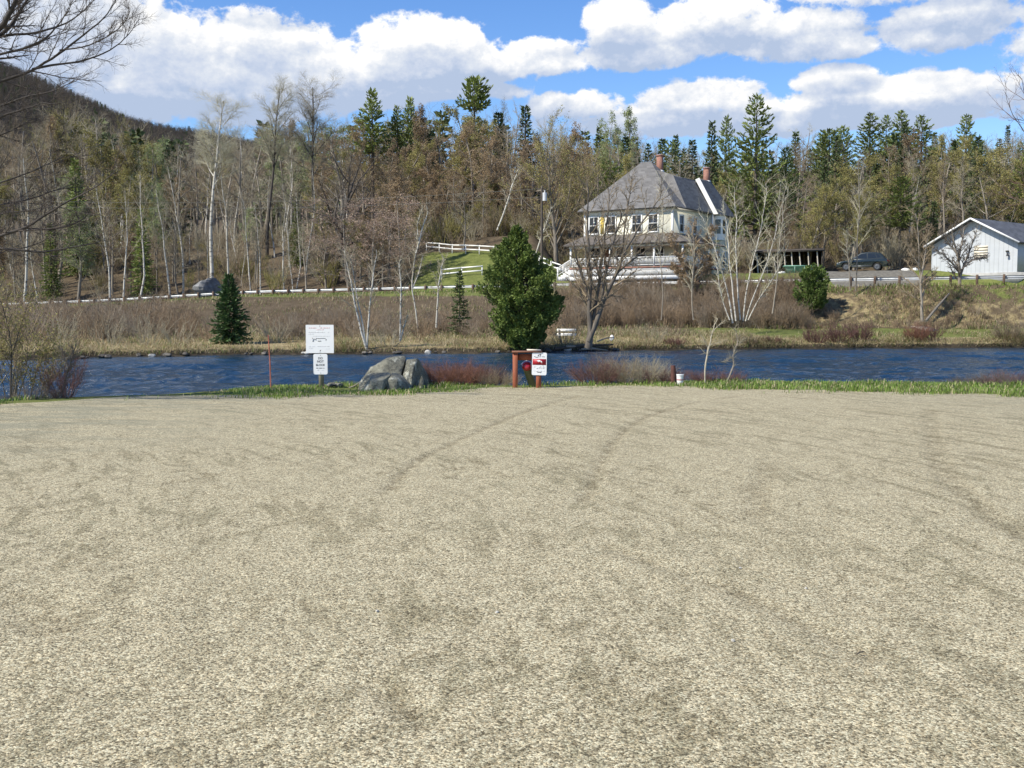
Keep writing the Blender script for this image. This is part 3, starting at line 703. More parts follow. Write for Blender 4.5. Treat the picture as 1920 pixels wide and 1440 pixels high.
for i, (px, y, k, wd) in enumerate(((1170, 258, 'spruce1', 1.0), (1192, 290, 'spruce0', 1.1), (1212, 272, 'spruce2', .9), (1238, 262, 'spruce1', 1.1), (1263, 256, 'spruce0', .8), (1279, 280, 'spruce2', .8), (1294, 264, 'spruce1', 1.1))):
    T(k, px, 160 + (i * 5) % 9, y, 'one of the dark narrow spruces rising in a row behind the house roof', 'spruces behind the house roof', wide=wd)
for (px, y, D, k, wd, lab) in ((1535, 246, 176, 'pine1', .9, 'low pine at the left end of the pine row on the right ridge'), (1572, 238, 180, 'pine0', .8, 'thin pine second from the left of the pine row on the right ridge'),
        (1622, 214, 184, 'pine1', 1.0, 'left of the two tall pines side by side on the right ridge'), (1652, 218, 188, 'pine2', .7, 'right of the two tall pines side by side on the right ridge'),
        (1680, 210, 180, 'pine1', .9, 'tallest pine of the row on the right ridge'), (1718, 218, 174, 'pine1', 1.0, 'dense dark pine in the middle of the right ridge'),
        (1742, 250, 170, 'spruce0', .9, 'dark spruce in front of the dense dark pine on the right ridge'), (1800, 216, 176, 'pine2', .85, 'bushy pine with a flat top standing apart on the right ridge'),
        (1862, 262, 168, 'spruce2', 1.0, 'dark spruce low on the ridge above the white shed'), (1877, 236, 182, 'spruce1', .8, 'slim spruce spire above the white shed roof'), (1905, 268, 170, 'pine1', .9, 'dark pine at the right edge above the white shed roof')):
    T(k, px, D, y, lab, crown=PINE_N if k[0] == 'p' else None, wide=wd * (1.3 if k[0] == 'p' else 1.0))
for (px, y, D, lab) in ((1540, 300, 150, 'spruce below the pine row, left of the pale olive trees'), (1630, 330, 146, 'dark spruce deep among bare trees behind the car'), (1716, 330, 150, 'broad dark spruce left of the white shed roof peak'), (1826, 352, 150, 'dark spruce just behind the white shed roof'), (1560, 255, 160, 'dark spruce with pointed top under the thin pine on the right ridge'), (1895, 310, 150, 'dark spruce at the right edge behind the white shed')):
    T(TRNG.choice(('spruce0', 'spruce2')), px, D, y, lab)
for (px, y, D, lab) in ((545, 232, 175, 'pale green budding tree behind the two tall bare trees'), (296, 248, 172, 'small yellow-green tree below the dark mountain slope'), (1850, 262, 178, 'pale green budding tree on the ridge between two spruces')):
    T('palegreen0', px, D, y, lab, crown=[TW_PALE, BUD_GREEN])
for (px, y, D, lab) in ((270, 395, 134, 'young dark evergreen hidden among birches at the left'), (150, 300, 150, 'olive-dark spruce among birches at the far left'), (560, 380, 142, 'dark spruce deep in the wood behind the tall bare trees'), (100, 420, 137, 'low dark evergreen behind the birches at the far left')):
    T('spruce2', px, D, y, lab, crown=PINE_N)
for (px, y, D, key, lab) in ((46, 262, 130, 'birch1', 'white birch with a long bare trunk at the far left'), (208, 300, 130, 'birch0', 'white birch with forked trunk under the mountain ridge'),
        (232, 330, 128, 'birch2', 'white birch leaning right under the mountain ridge'), (262, 285, 131, 'birch3', 'slim white birch left of the small dark shore spruce'), (320, 330, 132, 'birch1', 'white birch leaning left above the grey rock outcrop'),
        (346, 262, 136, 'birch0', 'white birch left of the tallest birch'), (428, 300, 132, 'birch1', 'white birch leaning left beside the tallest birch'), (472, 330, 131, 'birch3', 'white birch leaning slightly right of the tallest birch'),
        (490, 345, 129, 'birch0', 'white birch with a straight trunk above the small dark shore spruce'), (535, 355, 130, 'birch1', 'white birch left of the dark-limbed tree'), (557, 330, 131, 'birch3', 'taller white birch left of the dark-limbed tree'),
        (575, 290, 136, 'birch2', 'white birch behind the dark-limbed tree')):
    T(key, px, D, y, lab, wide=.9)
for (px, y, D, lab) in ((655, 362, 127, 'tan-leaved beech in the understory behind the guardrail'), (752, 358, 127, 'tan-leaved beech beside the white fence'), (700, 400, 125, 'low tan-leaved beech behind the guardrail')):
    T('beech0', px, D, y, lab, wide=1.3)
for (px, y, D, key, lab) in ((870, 345, 137, 'bare2', 'dark bare tree forking low behind the white fence'), (1590, 350, 118, 'olive1', 'pale olive budding tree behind the open dark shed'), (1515, 330, 122, 'olive0', 'olive budding tree left of the car, above the open dark shed'),
        (1660, 330, 124, 'bare0', 'grey forked bare tree behind the car'), (1700, 300, 130, 'birch0', 'white-barked tree with a broken bare top behind the shed')):
    T(key, px, D, y, lab)
for (px, y, D, key, lab) in ((1790, 380, 135, 'rust0', 'reddish-brown budding tree behind the white shed'), (1880, 330, 140, 'rust1', 'taller reddish-brown budding tree behind the white shed roof')):
    T(key, px, D, y, lab)

# ---- the rest of the wood, row behind row
LINE = table([(-400, 240), (0, 236), (120, 196), (200, 205), (250, 230), (330, 262), (420, 235), (520, 222), (600, 225), (690, 232), (760, 205), (830, 196), (870, 210), (950, 225), (1040, 232), (1100, 246), (1200, 252), (1300, 272), (1400, 275), (1500, 262), (1600, 252), (1700, 248), (1800, 252), (1920, 246), (2400, 230)])
def region(px):
    if px < 330: return 0
    if px < 690: return 1
    if px < 1100: return 2
    if px < 1440: return 3
    return 4
KINDS = {0: (('bare', 7), ('birch', 4), ('olive', 2), ('rust', 1), ('palegreen', 1)), 1: (('bare', 8), ('birch', 3), ('olive', 1), ('rust', 1), ('palegreen', 1)),
         2: (('rust', 7), ('olive', 4), ('bare', 3)), 3: (('bare', 6), ('olive', 4), ('palegreen', 2), ('spruce', 1), ('pine', 1), ('rust', 1)), 4: (('bare', 8), ('rust', 2), ('olive', 4), ('birch', 1), ('spruce', 1), ('pine', 2))}
LAB = {'bare': 'leafless grey-brown tree, one of many', 'birch': 'white-trunked birch, one of many', 'olive': 'olive-budding tree, one of many', 'rust': 'rusty-brown budding tree, one of many', 'palegreen': 'pale green budding tree, one of several', 'spruce': 'dark spruce, one of several', 'pine': 'green pine, one of several'}
NV = {'bare': 4, 'birch': 4, 'olive': 3, 'rust': 3, 'palegreen': 3, 'spruce': 3, 'pine': 4}
WHERE = (W1, W2, W3, W4, W5)
def fill(lo, hi, n, s_lo, s_hi, ylo, yhi):
    for i in range(n):
        px = lo + (hi - lo) * (i + TRNG.random()) / n
        X0 = (px - 960) / F * 125; D = float(road(X0)) + TRNG.uniform(s_lo, s_hi)
        if 1060 < px < 1440: D = max(D, 138 + TRNG.random() * 6)
        if px >= 1440: D = max(D, 121 + TRNG.random() * 5)
        if 775 < px < 1060: D = max(D, 143 + TRNG.random() * 6)
        if any(abs(a - (px-960)/F*D) < 1.0 and abs(b - D) < 1.0 for a, b in SPOTS): continue
        rg = region(px); ks = KINDS[rg]; tot = sum(k[1] for k in ks); u = TRNG.random() * tot; kind = ks[-1][0]
        for k, wgt in ks:
            if u < wgt: kind = k; break
            u -= wgt
        y = float(LINE(px)) + TRNG.uniform(ylo, yhi)
        if y > 430: y = 430 - TRNG.random() * 20
        key = '%s%d' % (kind, TRNG.randrange(NV[kind]))
        cr = None
        if kind == 'bare': cr = TRNG.choice((TW_GREY, TW_GREY, TW_BROWN, TW_PALE if rg in (1, 3) else TW_BROWN))
        tree(key, px, D, y, '%s %s' % (LAB[kind], WHERE[rg]), '%s trees %s' % (kind.replace('palegreen', 'pale green'), WHERE[rg]), crown=cr, wide=TRNG.uniform(.9, 1.3))
fill(-150, 2080, 76, 66, 88, -16, 20)
fill(-120, 2050, 66, 38, 58, 8, 70)
fill(-100, 1060, 46, 14, 34, 90, 190)
fill(770, 1070, 20, 36, 44, 110, 190)
fill(1440, 2040, 18, 36, 46, 70, 150)
fill(-80, 800, 26, 10, 16, 170, 250)

# ---- far woods closing the view behind (a mass)
def low_tree(seed, h, conifer=False):
    rng = random.Random(seed)
    if conifer:
        return conifer_arrays(seed, h, h * .14, .08, 14, 5, .3, h * .085, .5, .1, .8, .6)
    sk = Skel(); grow(sk, rng, (0, 0, -.3), (0, 0, 1), h, h * .014, 0, [T_(6, .06, .03), L_(13, .36, .7, .5, 4, .13, .06, .3, .25, .98, taper=-.5), L_(7, .5, .65, .6, 2, .16, .05, .5, .1, 1, rmin=h * .0022), L_(5, .6, .55, .8, 1, .1, .05, .6, .1, 1, rmin=h * .0018)])
    return skel_mb(sk, (0,), [5] * 6), skel_mb(sk, (1, 2, 3), [3] * 6)
def tiny_tree(seed, h):
    rng = random.Random(seed); sk = Skel(); grow(sk, rng, (0, 0, -.3), (0, 0, 1), h, h * .016, 0, [T_(4, .06, .03), L_(13, .36, .7, .5, 2, .13, .06, .4, .25, .98, taper=-.5), L_(8, .6, .65, .8, 1, .1, .05, .6, .1, 1, rmin=h * .005)])
    return skel_mb(sk, (0,), [4] * 6), skel_mb(sk, (1, 2), [3] * 6)
LOWP = [low_tree(300 + i, 10) for i in range(4)] + [low_tree(320 + i, 10, True) for i in range(2)] + [tiny_tree(340 + i, 10) for i in range(4)]
def merged(name, spots, mats, label, cat):
    b = MB()
    for (i, x, y, z, s, a, mt, mc) in spots:
        M = Matrix.Translation((x, y, z)) @ Matrix.Rotation(a, 4, 'Z') @ Matrix.Scale(s, 4)
        for part, mi in ((LOWP[i][0], mt), (LOWP[i][1], mc)):
            V = np.concatenate(part.V) @ np.array(M)[:3, :3].T + np.array(M)[:3, 3]; base = b.n; b.V.append(V); b.n += len(V)
            for Fa, _ in part.F: b.F.append((Fa + base, mi))
    o = b.obj(name, mats); tag(o, label, cat, kind='stuff'); return o
sp = []
for i in range(520):
    px = TRNG.uniform(-500, 2400); X0 = (px - 960) / F * 125; D = float(road(X0)) + TRNG.uniform(80, 150); X = (px - 960) / F * D; z = fh(np.clip(X, -140, 140), D)
    top = float(W(px, float(LINE(px)) + TRNG.uniform(4, 60), D)[2]); h = max(7, top - z); k = 4 + TRNG.randrange(2) if TRNG.random() < (.22 if px > 1100 else .12) else TRNG.randrange(4)
    sp.append((k, X, D, z, h / 10, TRNG.random() * 6.28, 0, 4 if k > 3 else TRNG.choice((1, 1, 2, 3))))
merged('far_woods', sp, [BARK, TW_GREY, TW_BROWN, BUD_OLIVE, SPRUCE_N], 'mass of bare and dark trees closing the view behind the nearer wood', 'woods')
sp = []
for i in range(9500):
    px = TRNG.uniform(-160, 580) if i % 12 else TRNG.uniform(-900, -160); D = TRNG.choice((TRNG.uniform(560, 1010), TRNG.uniform(840, 1012))); X = (px - 960) / F * D; z = float(mtn_h(np.array(X), np.array(D)))
    k = 4 + TRNG.randrange(2) if TRNG.random() < .05 else 6 + TRNG.randrange(4)
    sp.append((k, X, D, z - .5, TRNG.uniform(.75, 1.2), TRNG.random() * 6.28, 0, 4 if k in (4, 5) else TRNG.choice((1, 2, 2))))
merged('mountain_woods', sp, [DARKBARK, mat('cloud_shaded_brown_twigs', (.125, .10, .075), .9, .25, .1), mat('cloud_shaded_dark_twigs', (.085, .072, .06), .9, .25, .1), BUD_OLIVE, SPRUCE_N], 'bare and evergreen forest covering the dark mountain side', 'woods')  # twig colours darkened to carry the shadow of a cloud

# ================================================================== brush (masses) on the embankment and under the wood
SH = [shrub_skel(400 + i, 16, 1.0, .5, 5, .010, 3) for i in range(5)]
SHM = [skel_mb(s_, (0, 1, 2), [3, 3, 3]) for s_ in SH]
def brush(name, spots, mats, label):
    b = MB()
    for (i, x, y, z, h, wd, a, mi) in spots:
        M = Matrix.Translation((x, y, z)) @ Matrix.Rotation(a, 4, 'Z') @ Matrix.Diagonal((h * wd, h * wd, h, 1)); base = b.n
        V = np.concatenate(SHM[i].V) @ np.array(M)[:3, :3].T + np.array(M)[:3, 3]; b.V.append(V); b.n += len(V)
        for Fa, _ in SHM[i].F: b.F.append((Fa + base, mi))
    return tag(b.obj(name, mats), label, 'brush', kind='stuff')
sp = []
for i in range(900):
    px = TRNG.uniform(-180, 1960); t = TRNG.uniform(.10, .80 if px < 300 or px > 1000 else .66) ** .9
    X0 = (px - 960) / F * 75
    for _ in range(3):
        Y = float(far_shore(X0)) + t * float(road(X0) - far_shore(X0)); X0 = (px - 960) / F * Y
    if px > 1080 and (t < .52 or (px > 1400 and TRNG.random() < .35) or (px > 1640 and TRNG.random() < .4)): continue
    if px > 880 and px < 1080 and TRNG.random() < .4: continue
    if t > .2 and vnoise(np.array(X0), np.array(Y), .42, 73) < -.06 and TRNG.random() < .85: continue
    hh = (TRNG.uniform(1.0, 1.9) if px > 330 else TRNG.uniform(1.4, 2.8)) * (1.0 if t < .6 else .7)
    if px > 1080: hh *= .75
    if px > 1420: hh *= .5
    if 1060 < px < 1400 and TRNG.random() < .25: hh *= 1.7
    sp.append((TRNG.randrange(5), X0, Y, fh(X0, Y), hh, TRNG.uniform(.8, 1.3), TRNG.random() * 6.28, TRNG.choice((0, 0, 1, 2))))
for i in range(620):
    px = TRNG.uniform(1040, 1500) if i < 430 else TRNG.uniform(1480, 1980); t = TRNG.uniform(.50, .92); X0 = (px - 960) / F * 82
    for _ in range(3):
        Y = float(far_shore(X0)) + t * float(road(X0) - far_shore(X0)); X0 = (px - 960) / F * Y
    if px > 1500 and vnoise(np.array(X0), np.array(Y), .5, 71) < -.05: continue
    sp.append((TRNG.randrange(5), X0, Y, fh(X0, Y), TRNG.uniform(.9, 2.1) * (1.15 - .6 * (t - .5)) if px < 1500 else TRNG.uniform(.4, .85), TRNG.uniform(.8, 1.3), TRNG.random() * 6.28, TRNG.choice((0, 0, 1, 2))))
brush('bank_brush', sp, [mat('brush_brown', (.255, .185, .115), .9, .25, .8), mat('brush_grey_brown', (.27, .22, .16), .9, .25, .8), mat('brush_dark', (.19, .14, .09), .9, .25, .8)], 'tangled leafless brown brush covering the far embankment below the guardrail')
sp = []
for i in range(520):
    px = TRNG.uniform(-180, 2060); X0 = (px - 960) / F * 125; D = float(road(X0)) + TRNG.uniform(9.5, 46)
    if 775 < px < 1060: D = max(D, 140.5 + 8 * TRNG.random())
    if 1060 <= px < 1440: D = max(D, 126 + 8 * TRNG.random())
    if px >= 1440: D = max(D, 120 + 12 * TRNG.random())
    X = (px - 960) / F * D
    sp.append((TRNG.randrange(5), X, D, fh(X, D), TRNG.uniform(1.6, 4.6), TRNG.uniform(.8, 1.3), TRNG.random() * 6.28, TRNG.choice((0, 0, 1, 2))))
brush('forest_undergrowth', sp, [TW_BROWN, TW_GREY, BUD_OLIVE], 'leafless brown undergrowth filling the edge of the wood')

# ---- grasses (masses)
def blades(name, P, h, lean, mats, mi, label, w=.012, seed=1, cat='grass'):
    """two-segment bending blades"""
    nr = np.random.RandomState(seed); P = np.asarray(P, float); n = len(P); a = nr.rand(n) * 6.283; hh = h * (.5 + nr.rand(n))
    dv = np.stack([np.cos(a), np.sin(a), np.zeros(n)], 1); sv = np.stack([-np.sin(a), np.cos(a), np.zeros(n)], 1); ln = lean * (0.3 + nr.rand(n)); ww = np.broadcast_to(w, (n,)) * (.7 + .6 * nr.rand(n))
    up = np.array((0, 0, 1.))
    p1 = P + up * (hh * .6)[:, None] + dv * (hh * ln * .3)[:, None]; p2 = P + up * (hh * (1 - .35 * np.minimum(ln, 1)))[:, None] + dv * (hh * ln)[:, None]
    V = np.stack([P - sv * ww[:, None] * .5, P + sv * ww[:, None] * .5, p1 + sv * ww[:, None] * .4, p1 - sv * ww[:, None] * .4, p2], 1).reshape(-1, 3)
    i = np.arange(n) * 5; b = MB(); b.V.append(V); b.n = len(V)
    mi = np.broadcast_to(mi, (n,))
    for k in np.unique(mi):
        s_ = i[mi == k]; b.F.append((np.stack([s_, s_+1, s_+2, s_+3], 1), int(k))); b.F.append((np.stack([s_+3, s_+2, s_+4], 1), int(k)))
    return tag(b.obj(name, mats), label, cat, kind='stuff')
GR1 = mat('green_grass', (0.115, 0.19, 0.028), .7, .35, 1.5, trans=.3); GR2 = mat('bright_grass', (0.20, 0.285, 0.048), .7, .3, 1.5, trans=.3); STR = mat('straw_grass', (0.46, 0.385, 0.23), .8, .3, 1.2, trans=.25); STR2 = mat('brown_straw', (0.27, 0.205, 0.115), .85, .3, 1.2, trans=.2)
nr = np.random.RandomState(12); P = []; K = []
def verge_w(x):  # how much grass grows along the lot edge
    px = 960 + x * F / 21.0
    return np.interp(px, [-200, 60, 150, 400, 440, 840, 900, 930, 1010, 1100, 1240, 1300, 2200], [1, 1, .0, .0, 1, 1, .5, .08, .08, .25, .5, 1, 1])
while len(P) < 30000:
    x = nr.uniform(-13, 13, 4000); e = lot_edge(x); c = lot_crest(x); y = e - .12 + (c + 1.6 - e) * nr.rand(4000) ** .9; keep = (nr.rand(4000) < verge_w(x)) & (vnoise(x, y, 4.0, 41) + nr.normal(size=4000) * .25 > -.35)
    for a, b_ in zip(x[keep], y[keep]): P.append((a, b_, nh(a, b_) - .01))
for _ in range(9):
    x = nr.uniform(-13, 13, 2500); y = lot_edge(x) - np.abs(nr.normal(size=2500)) * .38; keep = (nr.rand(2500) < verge_w(x) * .9 + .06) & (vnoise(x, y, 3.2, 46) + nr.normal(size=2500) * .2 > .18)
    for a, b_ in zip(x[keep], y[keep]): P.append((a, b_, nh(a, b_) - .01))
P = np.array(P); K = nr.choice([0, 0, 1, 1, 1, 2], len(P)); 
hs_ = .05 + .045 * (vnoise(P[:, 0], P[:, 1], 2.2, 44) > .1) + .03 * (P[:, 0] > 3)
blades('verge_grass', P, hs_, .7, [GR1, GR2, STR], K, 'short green grass along the edge of the gravel lot', .012, 3)
P = []
while True:
    x = nr.uniform(-48, 50, 6000); s0 = far_shore(x); r = road(x); t = nr.rand(6000) ** 1.6 * .40 + .006; y = s0 + (r - s0) * t
    px = 960 + x / y * F; keep = (vnoise(x, y, .7, 51) + nr.normal(size=6000) * .25 > np.where((px > 1400) & (t > .12), .35, -.30)) & (px > -150) & (px < 2080)
    P.append(np.stack([x, y, far_h(x, y) - .02], 1)[keep]); P = [np.concatenate(P)] if len(P) > 1 else P
    if len(P[0]) >= 44000: break
P = P[0]; K = nr.choice([0, 0, 1, 1, 2], len(P))
blades('dry_grass', P, .20 + .34 * np.clip(vnoise(P[:, 0], P[:, 1], 1.1, 53) + .45, 0, 1), 2.4, [STR, STR2, GR1], K, 'drooping straw-coloured dead grass along the far shore', .020, 5)
P = []
for _ in range(30):
    x = nr.uniform(-58, 52, 3000); s0 = far_shore(x); r = road(x); t = np.where(x > 10, .5, .28) + np.where(x > 10, .46, .66) * nr.rand(3000); y = s0 + (r - s0) * t; keep = vnoise(x, y, .9, 61) + nr.normal(size=3000) * .3 > 0
    P.append(np.stack([x, y, far_h(x, y) - .02], 1)[keep])
P = np.concatenate(P); K = nr.choice([0, 1, 1, 2], len(P))
blades('embankment_grass', P, .34, 1.1, [STR, STR2, GR1], K, 'matted straw and brown grass on the embankment below the road', .03, 6)
P = []
for _ in range(14):
    x = nr.uniform(-58, 50, 3000); y = road(x) - nr.uniform(.2, 2.6, 3000); keep = vnoise(x, y, 1.2, 63) + nr.normal(size=3000) * .3 > np.where(x > 10, .28, -.05)
    P.append(np.stack([x, y, far_h(x, y) - .02], 1)[keep])
P = np.concatenate(P); K = nr.choice([0, 1, 1, 2], len(P))
blades('roadside_grass', P, .26, .9, [GR1, GR2, STR], K, 'green grass on the shoulder below the guardrail', .035, 7)
# ================================================================== far-shore trees and shrubs traced one by one
def traced(name, stems, D, label, cat, wood, crownm, spec, seed, group=None, leafspec=None, sides0=8, depth=.25, wl=(0,), zb=None, wk=.72):
    rng = random.Random(seed); b0 = W(stems[0][0][0], stems[0][0][1], D)
    if zb is not None: b0[2] = zb
    root = thing(name, b0, label, cat, 0, group); sk = Skel()
    for st in stems:
        n = len(st); off = rng.uniform(-1, 1) * depth; pts = []; rad = []; dj = 0 if st is stems[0] else rng.uniform(-1, 1) * depth * .2
        for i, q in enumerate(st):
            u = i / (n - 1); pts.append(tuple(W(q[0], q[1], D + dj + off * u) - b0)); rad.append(q[2] / 2 * D / F * wk)
        # smooth the hand-traced path a little
        P = np.array(pts); tt = np.linspace(0, n - 1, n * 3); P2 = np.stack([np.interp(tt, range(n), P[:, k]) for k in range(3)], 1); R2 = np.interp(tt, range(n), rad)
        P2[1:-1] = (P2[:-2] + 2 * P2[1:-1] + P2[2:]) / 4 
        if n > 3:
            wl_ = np.linalg.norm(P2[-1] - P2[0]); P2[1:-1] += np.cumsum(np.random.RandomState(seed + len(sk.lv.get(0, []))).normal(size=(len(P2) - 2, 3)) * (1, 1, .2), 0) * .0045 * wl_ * np.linspace(.3, 1, len(P2) - 2)[:, None]
        pts = [tuple(p) for p in P2]; rad = list(R2); sk.add(0, pts, rad)
        L = sum(np.linalg.norm(P2[i+1] - P2[i]) for i in range(len(P2) - 1))
        if len(spec) > 1: sprout(sk, rng, pts, rad, L, 0, spec)
    tm = skel_mb(sk, wl, [sides0, 5, 4, 3, 3]); link('trunk', tm.mesh(name + '_trunk', wood, True), root)
    rest = [l for l in sk.lv if l not in wl]
    if rest:
        cm = skel_mb(sk, rest, [6, 4, 3, 3, 3])
        if leafspec: tips_leaves(cm, sk, rng, *leafspec)
        link('crown', cm.mesh(name + '_crown', crownm), root)
    return root
def shrub(px, py, D, h, label, mats, seed, n=40, spread=.9, br=5, r=.007, sub=3, group=None, name='shrub', leaf=None, z=None, wig=.12, lean=(0, 0), cat='shrub'):
    p = W(px, py, D); zz = p[2] if z is None else z
    sk = shrub_skel(seed, n, h, spread, br, r, sub, wig, lean); b = skel_mb(sk, list(sk.lv), [4, 3, 3]); rng = random.Random(seed)
    if leaf: tips_leaves(b, sk, rng, *leaf)
    o = b.obj(name, mats); o.location = (p[0], p[1], zz); tag(o, label, cat, group); return o
TWIGSPEC = [None, L_(20, .24, .7, .5, 4, .15, .06, .4, .22, .99, rmin=.022, taper=-.4), L_(6, .5, .6, .7, 3, .17, .03, .5, .15, 1, rmin=.014), L_(5, .5, .55, .8, 2, .17, .02, .6, .1, 1, rmin=.010)]
THIN = [None, L_(18, .20, .6, .5, 3, .15, .05, .4, .32, .99, rmin=.013, taper=-.4), L_(7, .5, .6, .7, 2, .17, .03, .5, .15, 1, rmin=.010)]

# far-shore evergreens
def shore_conifer(px, ybase, ytop, wpx, D, seed, nm, mt, label, spray=.30, nwh=30, gap=0., base=.03, shape=.8):
    b0 = W(px, ybase, D); h = (ybase - ytop) * D / F; rad = wpx / 2 * D / F; z = fh(b0[0], D) - .05; h += b0[2] - z
    tm, cm = conifer_arrays(seed, h, rad, base, nwh, 7, .30, spray, .36, .25, shape, 1.25, gap)
    r = thing(nm, (b0[0], D, z), label, 'tree'); link('trunk', tm.mesh(nm + '_t', DARKBARK, True), r); link('crown', cm.mesh(nm + '_c', mt), r); return r
SPR2 = mat('shore_spruce_needles', (0.052, 0.100, 0.026), .7, .4, 2.0, trans=.1)
shore_conifer(431, 634, 517, 84, 64, 501, 'spruce_tree', SPR2, 'small dense dark green spruce near the water, below the guardrail', .34, 36)
shore_conifer(862, 622, 510, 46, 72, 502, 'spruce_tree', mat('thin_spruce_needles', (0.060, 0.095, 0.022), .7, .4, 2.0, trans=.1), 'thin sparse young spruce left of the big cedar', .26, 26, .25)
def cedar(px, ybase, D, prof, seed, label, mt, nclump=340, per=70):
    """rounded evergreen built of flame-shaped sprays; prof: (y, left px, right px)"""
    rng = np.random.RandomState(seed); b0 = W(px, ybase, D); z0 = fh(b0[0], D) - .05
    root = thing('cedar_tree', (b0[0], D, z0), label, 'tree'); tm = MB()
    prof = sorted(prof); ytop, ybot = prof[0][0], prof[-1][0]; hh = (ybot - ytop) * D / F
    tm.tube([(0, 0, -.1), (.05, 0, hh * .5), (0, 0, hh * .93)], [.16, .09, .015], 8)
    C, Dr, S = [], [], []; br = []
    ys = np.array([p[0] for p in prof]); lf = np.array([p[1] for p in prof]); rt = np.array([p[2] for p in prof])
    for i in range(nclump):
        y = ytop + (ybot - ytop) * rng.rand() ** .8; a = rng.rand() * 6.283; L, Rr = np.interp(y, ys, lf), np.interp(y, ys, rt); cx = (L + Rr) / 2; rr = (Rr - L) / 2 * D / F
        c = W(cx, y, D) - np.array((b0[0], D, z0)); q = rng.uniform(.6, 1.04) * (.82 + .25 * math.sin(a * 3 + y * .09))
        e = c + np.array((math.cos(a) * rr * q, math.sin(a) * rr * q, 0)); st = np.array((0.02, 0, max(.15, e[2] - rr * q * .55)))
        br.append(([tuple(st), tuple((st + e) / 2 + (0, 0, -.05)), tuple(e)], [.022, .014, .005]))
        out = np.array((math.cos(a), math.sin(a), .75 + .5 * rng.rand())); out /= np.linalg.norm(out); ln = rng.uniform(.45, .9) * min(1, .30 + .42 * rr)
        u = rng.rand(per) ** .8; w_ = .30 * ln * np.sin(np.pi * np.clip(u * .85 + .12, 0, 1)) 
        pts = e + out * ((u - .45) * ln)[:, None] + rng.normal(size=(per, 3)) * w_[:, None] * .55
        dd = out + rng.normal(size=(per, 3)) * .5
        C.append(pts); Dr.append(dd); S.append(rng.uniform(.12, .23, per))
    V, Fq = tubes(br, 3); tm.add(V, Fq); link('trunk', tm.mesh('cedar_t', DARKBARK, True), root)
    cm = MB(); V, Fq = leaves(np.concatenate(C), np.concatenate(S), rng, .42, np.concatenate(Dr)); cm.add(V, Fq); link('crown', cm.mesh('cedar_c', mt), root); return root
cedar(978, 648, 62.6, [(424, 966, 972), (440, 956, 982), (462, 940, 996), (485, 920, 1012), (510, 905, 1034), (535, 906, 1048), (560, 912, 1050), (590, 922, 1046), (615, 930, 1036), (635, 940, 1020), (650, 955, 1000)], 7, 'big bushy green cedar leaning over the far shore, right of the thin spruce', CEDAR_N, 900, 70)
cedar(1522, 578, 84, [(497, 1512, 1532), (510, 1500, 1546), (525, 1494, 1552), (545, 1490, 1556), (562, 1496, 1550), (578, 1508, 1538)], 8, 'round yellow-green evergreen bush on the embankment before the guardrail', mat('round_bush_sprays', (0.105, 0.155, 0.030), .7, .4, 1.5, trans=.15), 230, 60)

# birches and bare trees standing on the far shore
traced('birch_tree', [[(688, 657, 7), (676, 620, 5.5), (664, 570, 4.5), (655, 520, 3.5), (648, 490, 2.5), (645, 470, 1.5)], [(686, 650, 5), (680, 600, 4), (668, 540, 3), (664, 500, 2), (660, 478, 1.2)], [(687, 655, 6), (690, 610, 4.5), (695, 560, 4), (700, 510, 3), (706, 468, 1.6)], [(655, 512, 2.5), (644, 498, 2), (640, 488, 1)]],
       62, 'clump of three thin white birch stems at the water left of the rocks', 'tree', BIRCH, TW_GREY, THIN, 601)
traced('birch_tree', [[(750, 640, 5), (752, 600, 4.5), (754, 550, 4), (753, 510, 3), (752, 486, 2)], [(751, 638, 4.5), (758, 610, 3.5), (765, 590, 2)]], 63, 'single straight white birch stem between the birch clump and the thin spruce', 'tree', BIRCH, TW_GREY, THIN, 602)
traced('birch_tree', [[(783, 622, 4), (779, 580, 3.5), (772, 540, 3.5), (775, 500, 3), (782, 460, 4), (790, 420, 3), (800, 385, 2)], [(784, 450, 3), (782, 420, 2), (792, 390, 1.2)], [(774, 540, 2.5), (786, 510, 2.5), (793, 478, 2)]], 70, 'tall crooked white birch leaning right with a forked top', 'tree', BIRCH, TW_GREY, THIN, 603)
traced('birch_tree', [[(818, 614, 4.5), (820, 570, 4), (822, 530, 3.5), (825, 500, 2.5), (828, 478, 1.5)]], 66, 'short slim white birch stem just left of the thin spruce', 'tree', BIRCH, TW_GREY, THIN, 604)
traced('bare_tree', [[(1103, 652, 15), (1108, 620, 11), (1104, 580, 9), (1108, 520, 7), (1100, 460, 5), (1098, 400, 3), (1100, 340, 2)], [(1104, 640, 10), (1118, 600, 9), (1130, 560, 8), (1150, 520, 7), (1168, 470, 5), (1190, 430, 4), (1215, 395, 2.5), (1240, 360, 1.5)],
       [(1112, 600, 7), (1122, 540, 6), (1128, 480, 4.5), (1134, 420, 3), (1140, 350, 1.5)], [(1128, 565, 6), (1136, 510, 5), (1150, 450, 3.5), (1165, 400, 2)], [(1106, 560, 5), (1092, 520, 4), (1080, 480, 3), (1070, 430, 1.5)], [(1168, 470, 3.5), (1172, 420, 3), (1180, 370, 2), (1184, 330, 1)], [(1150, 520, 4), (1180, 490, 3), (1215, 468, 2), (1240, 452, 1)]],
       61.5, 'multi-stemmed bare tree leaning over the far shore in front of the house', 'tree', mat('dark_grey_bark', (.13, .11, .088), .9, .4, 3, stretch=(2, 2, .5), bump=.4), TW_BROWN, TWIGSPEC, 605, depth=1.2, wk=1.0)
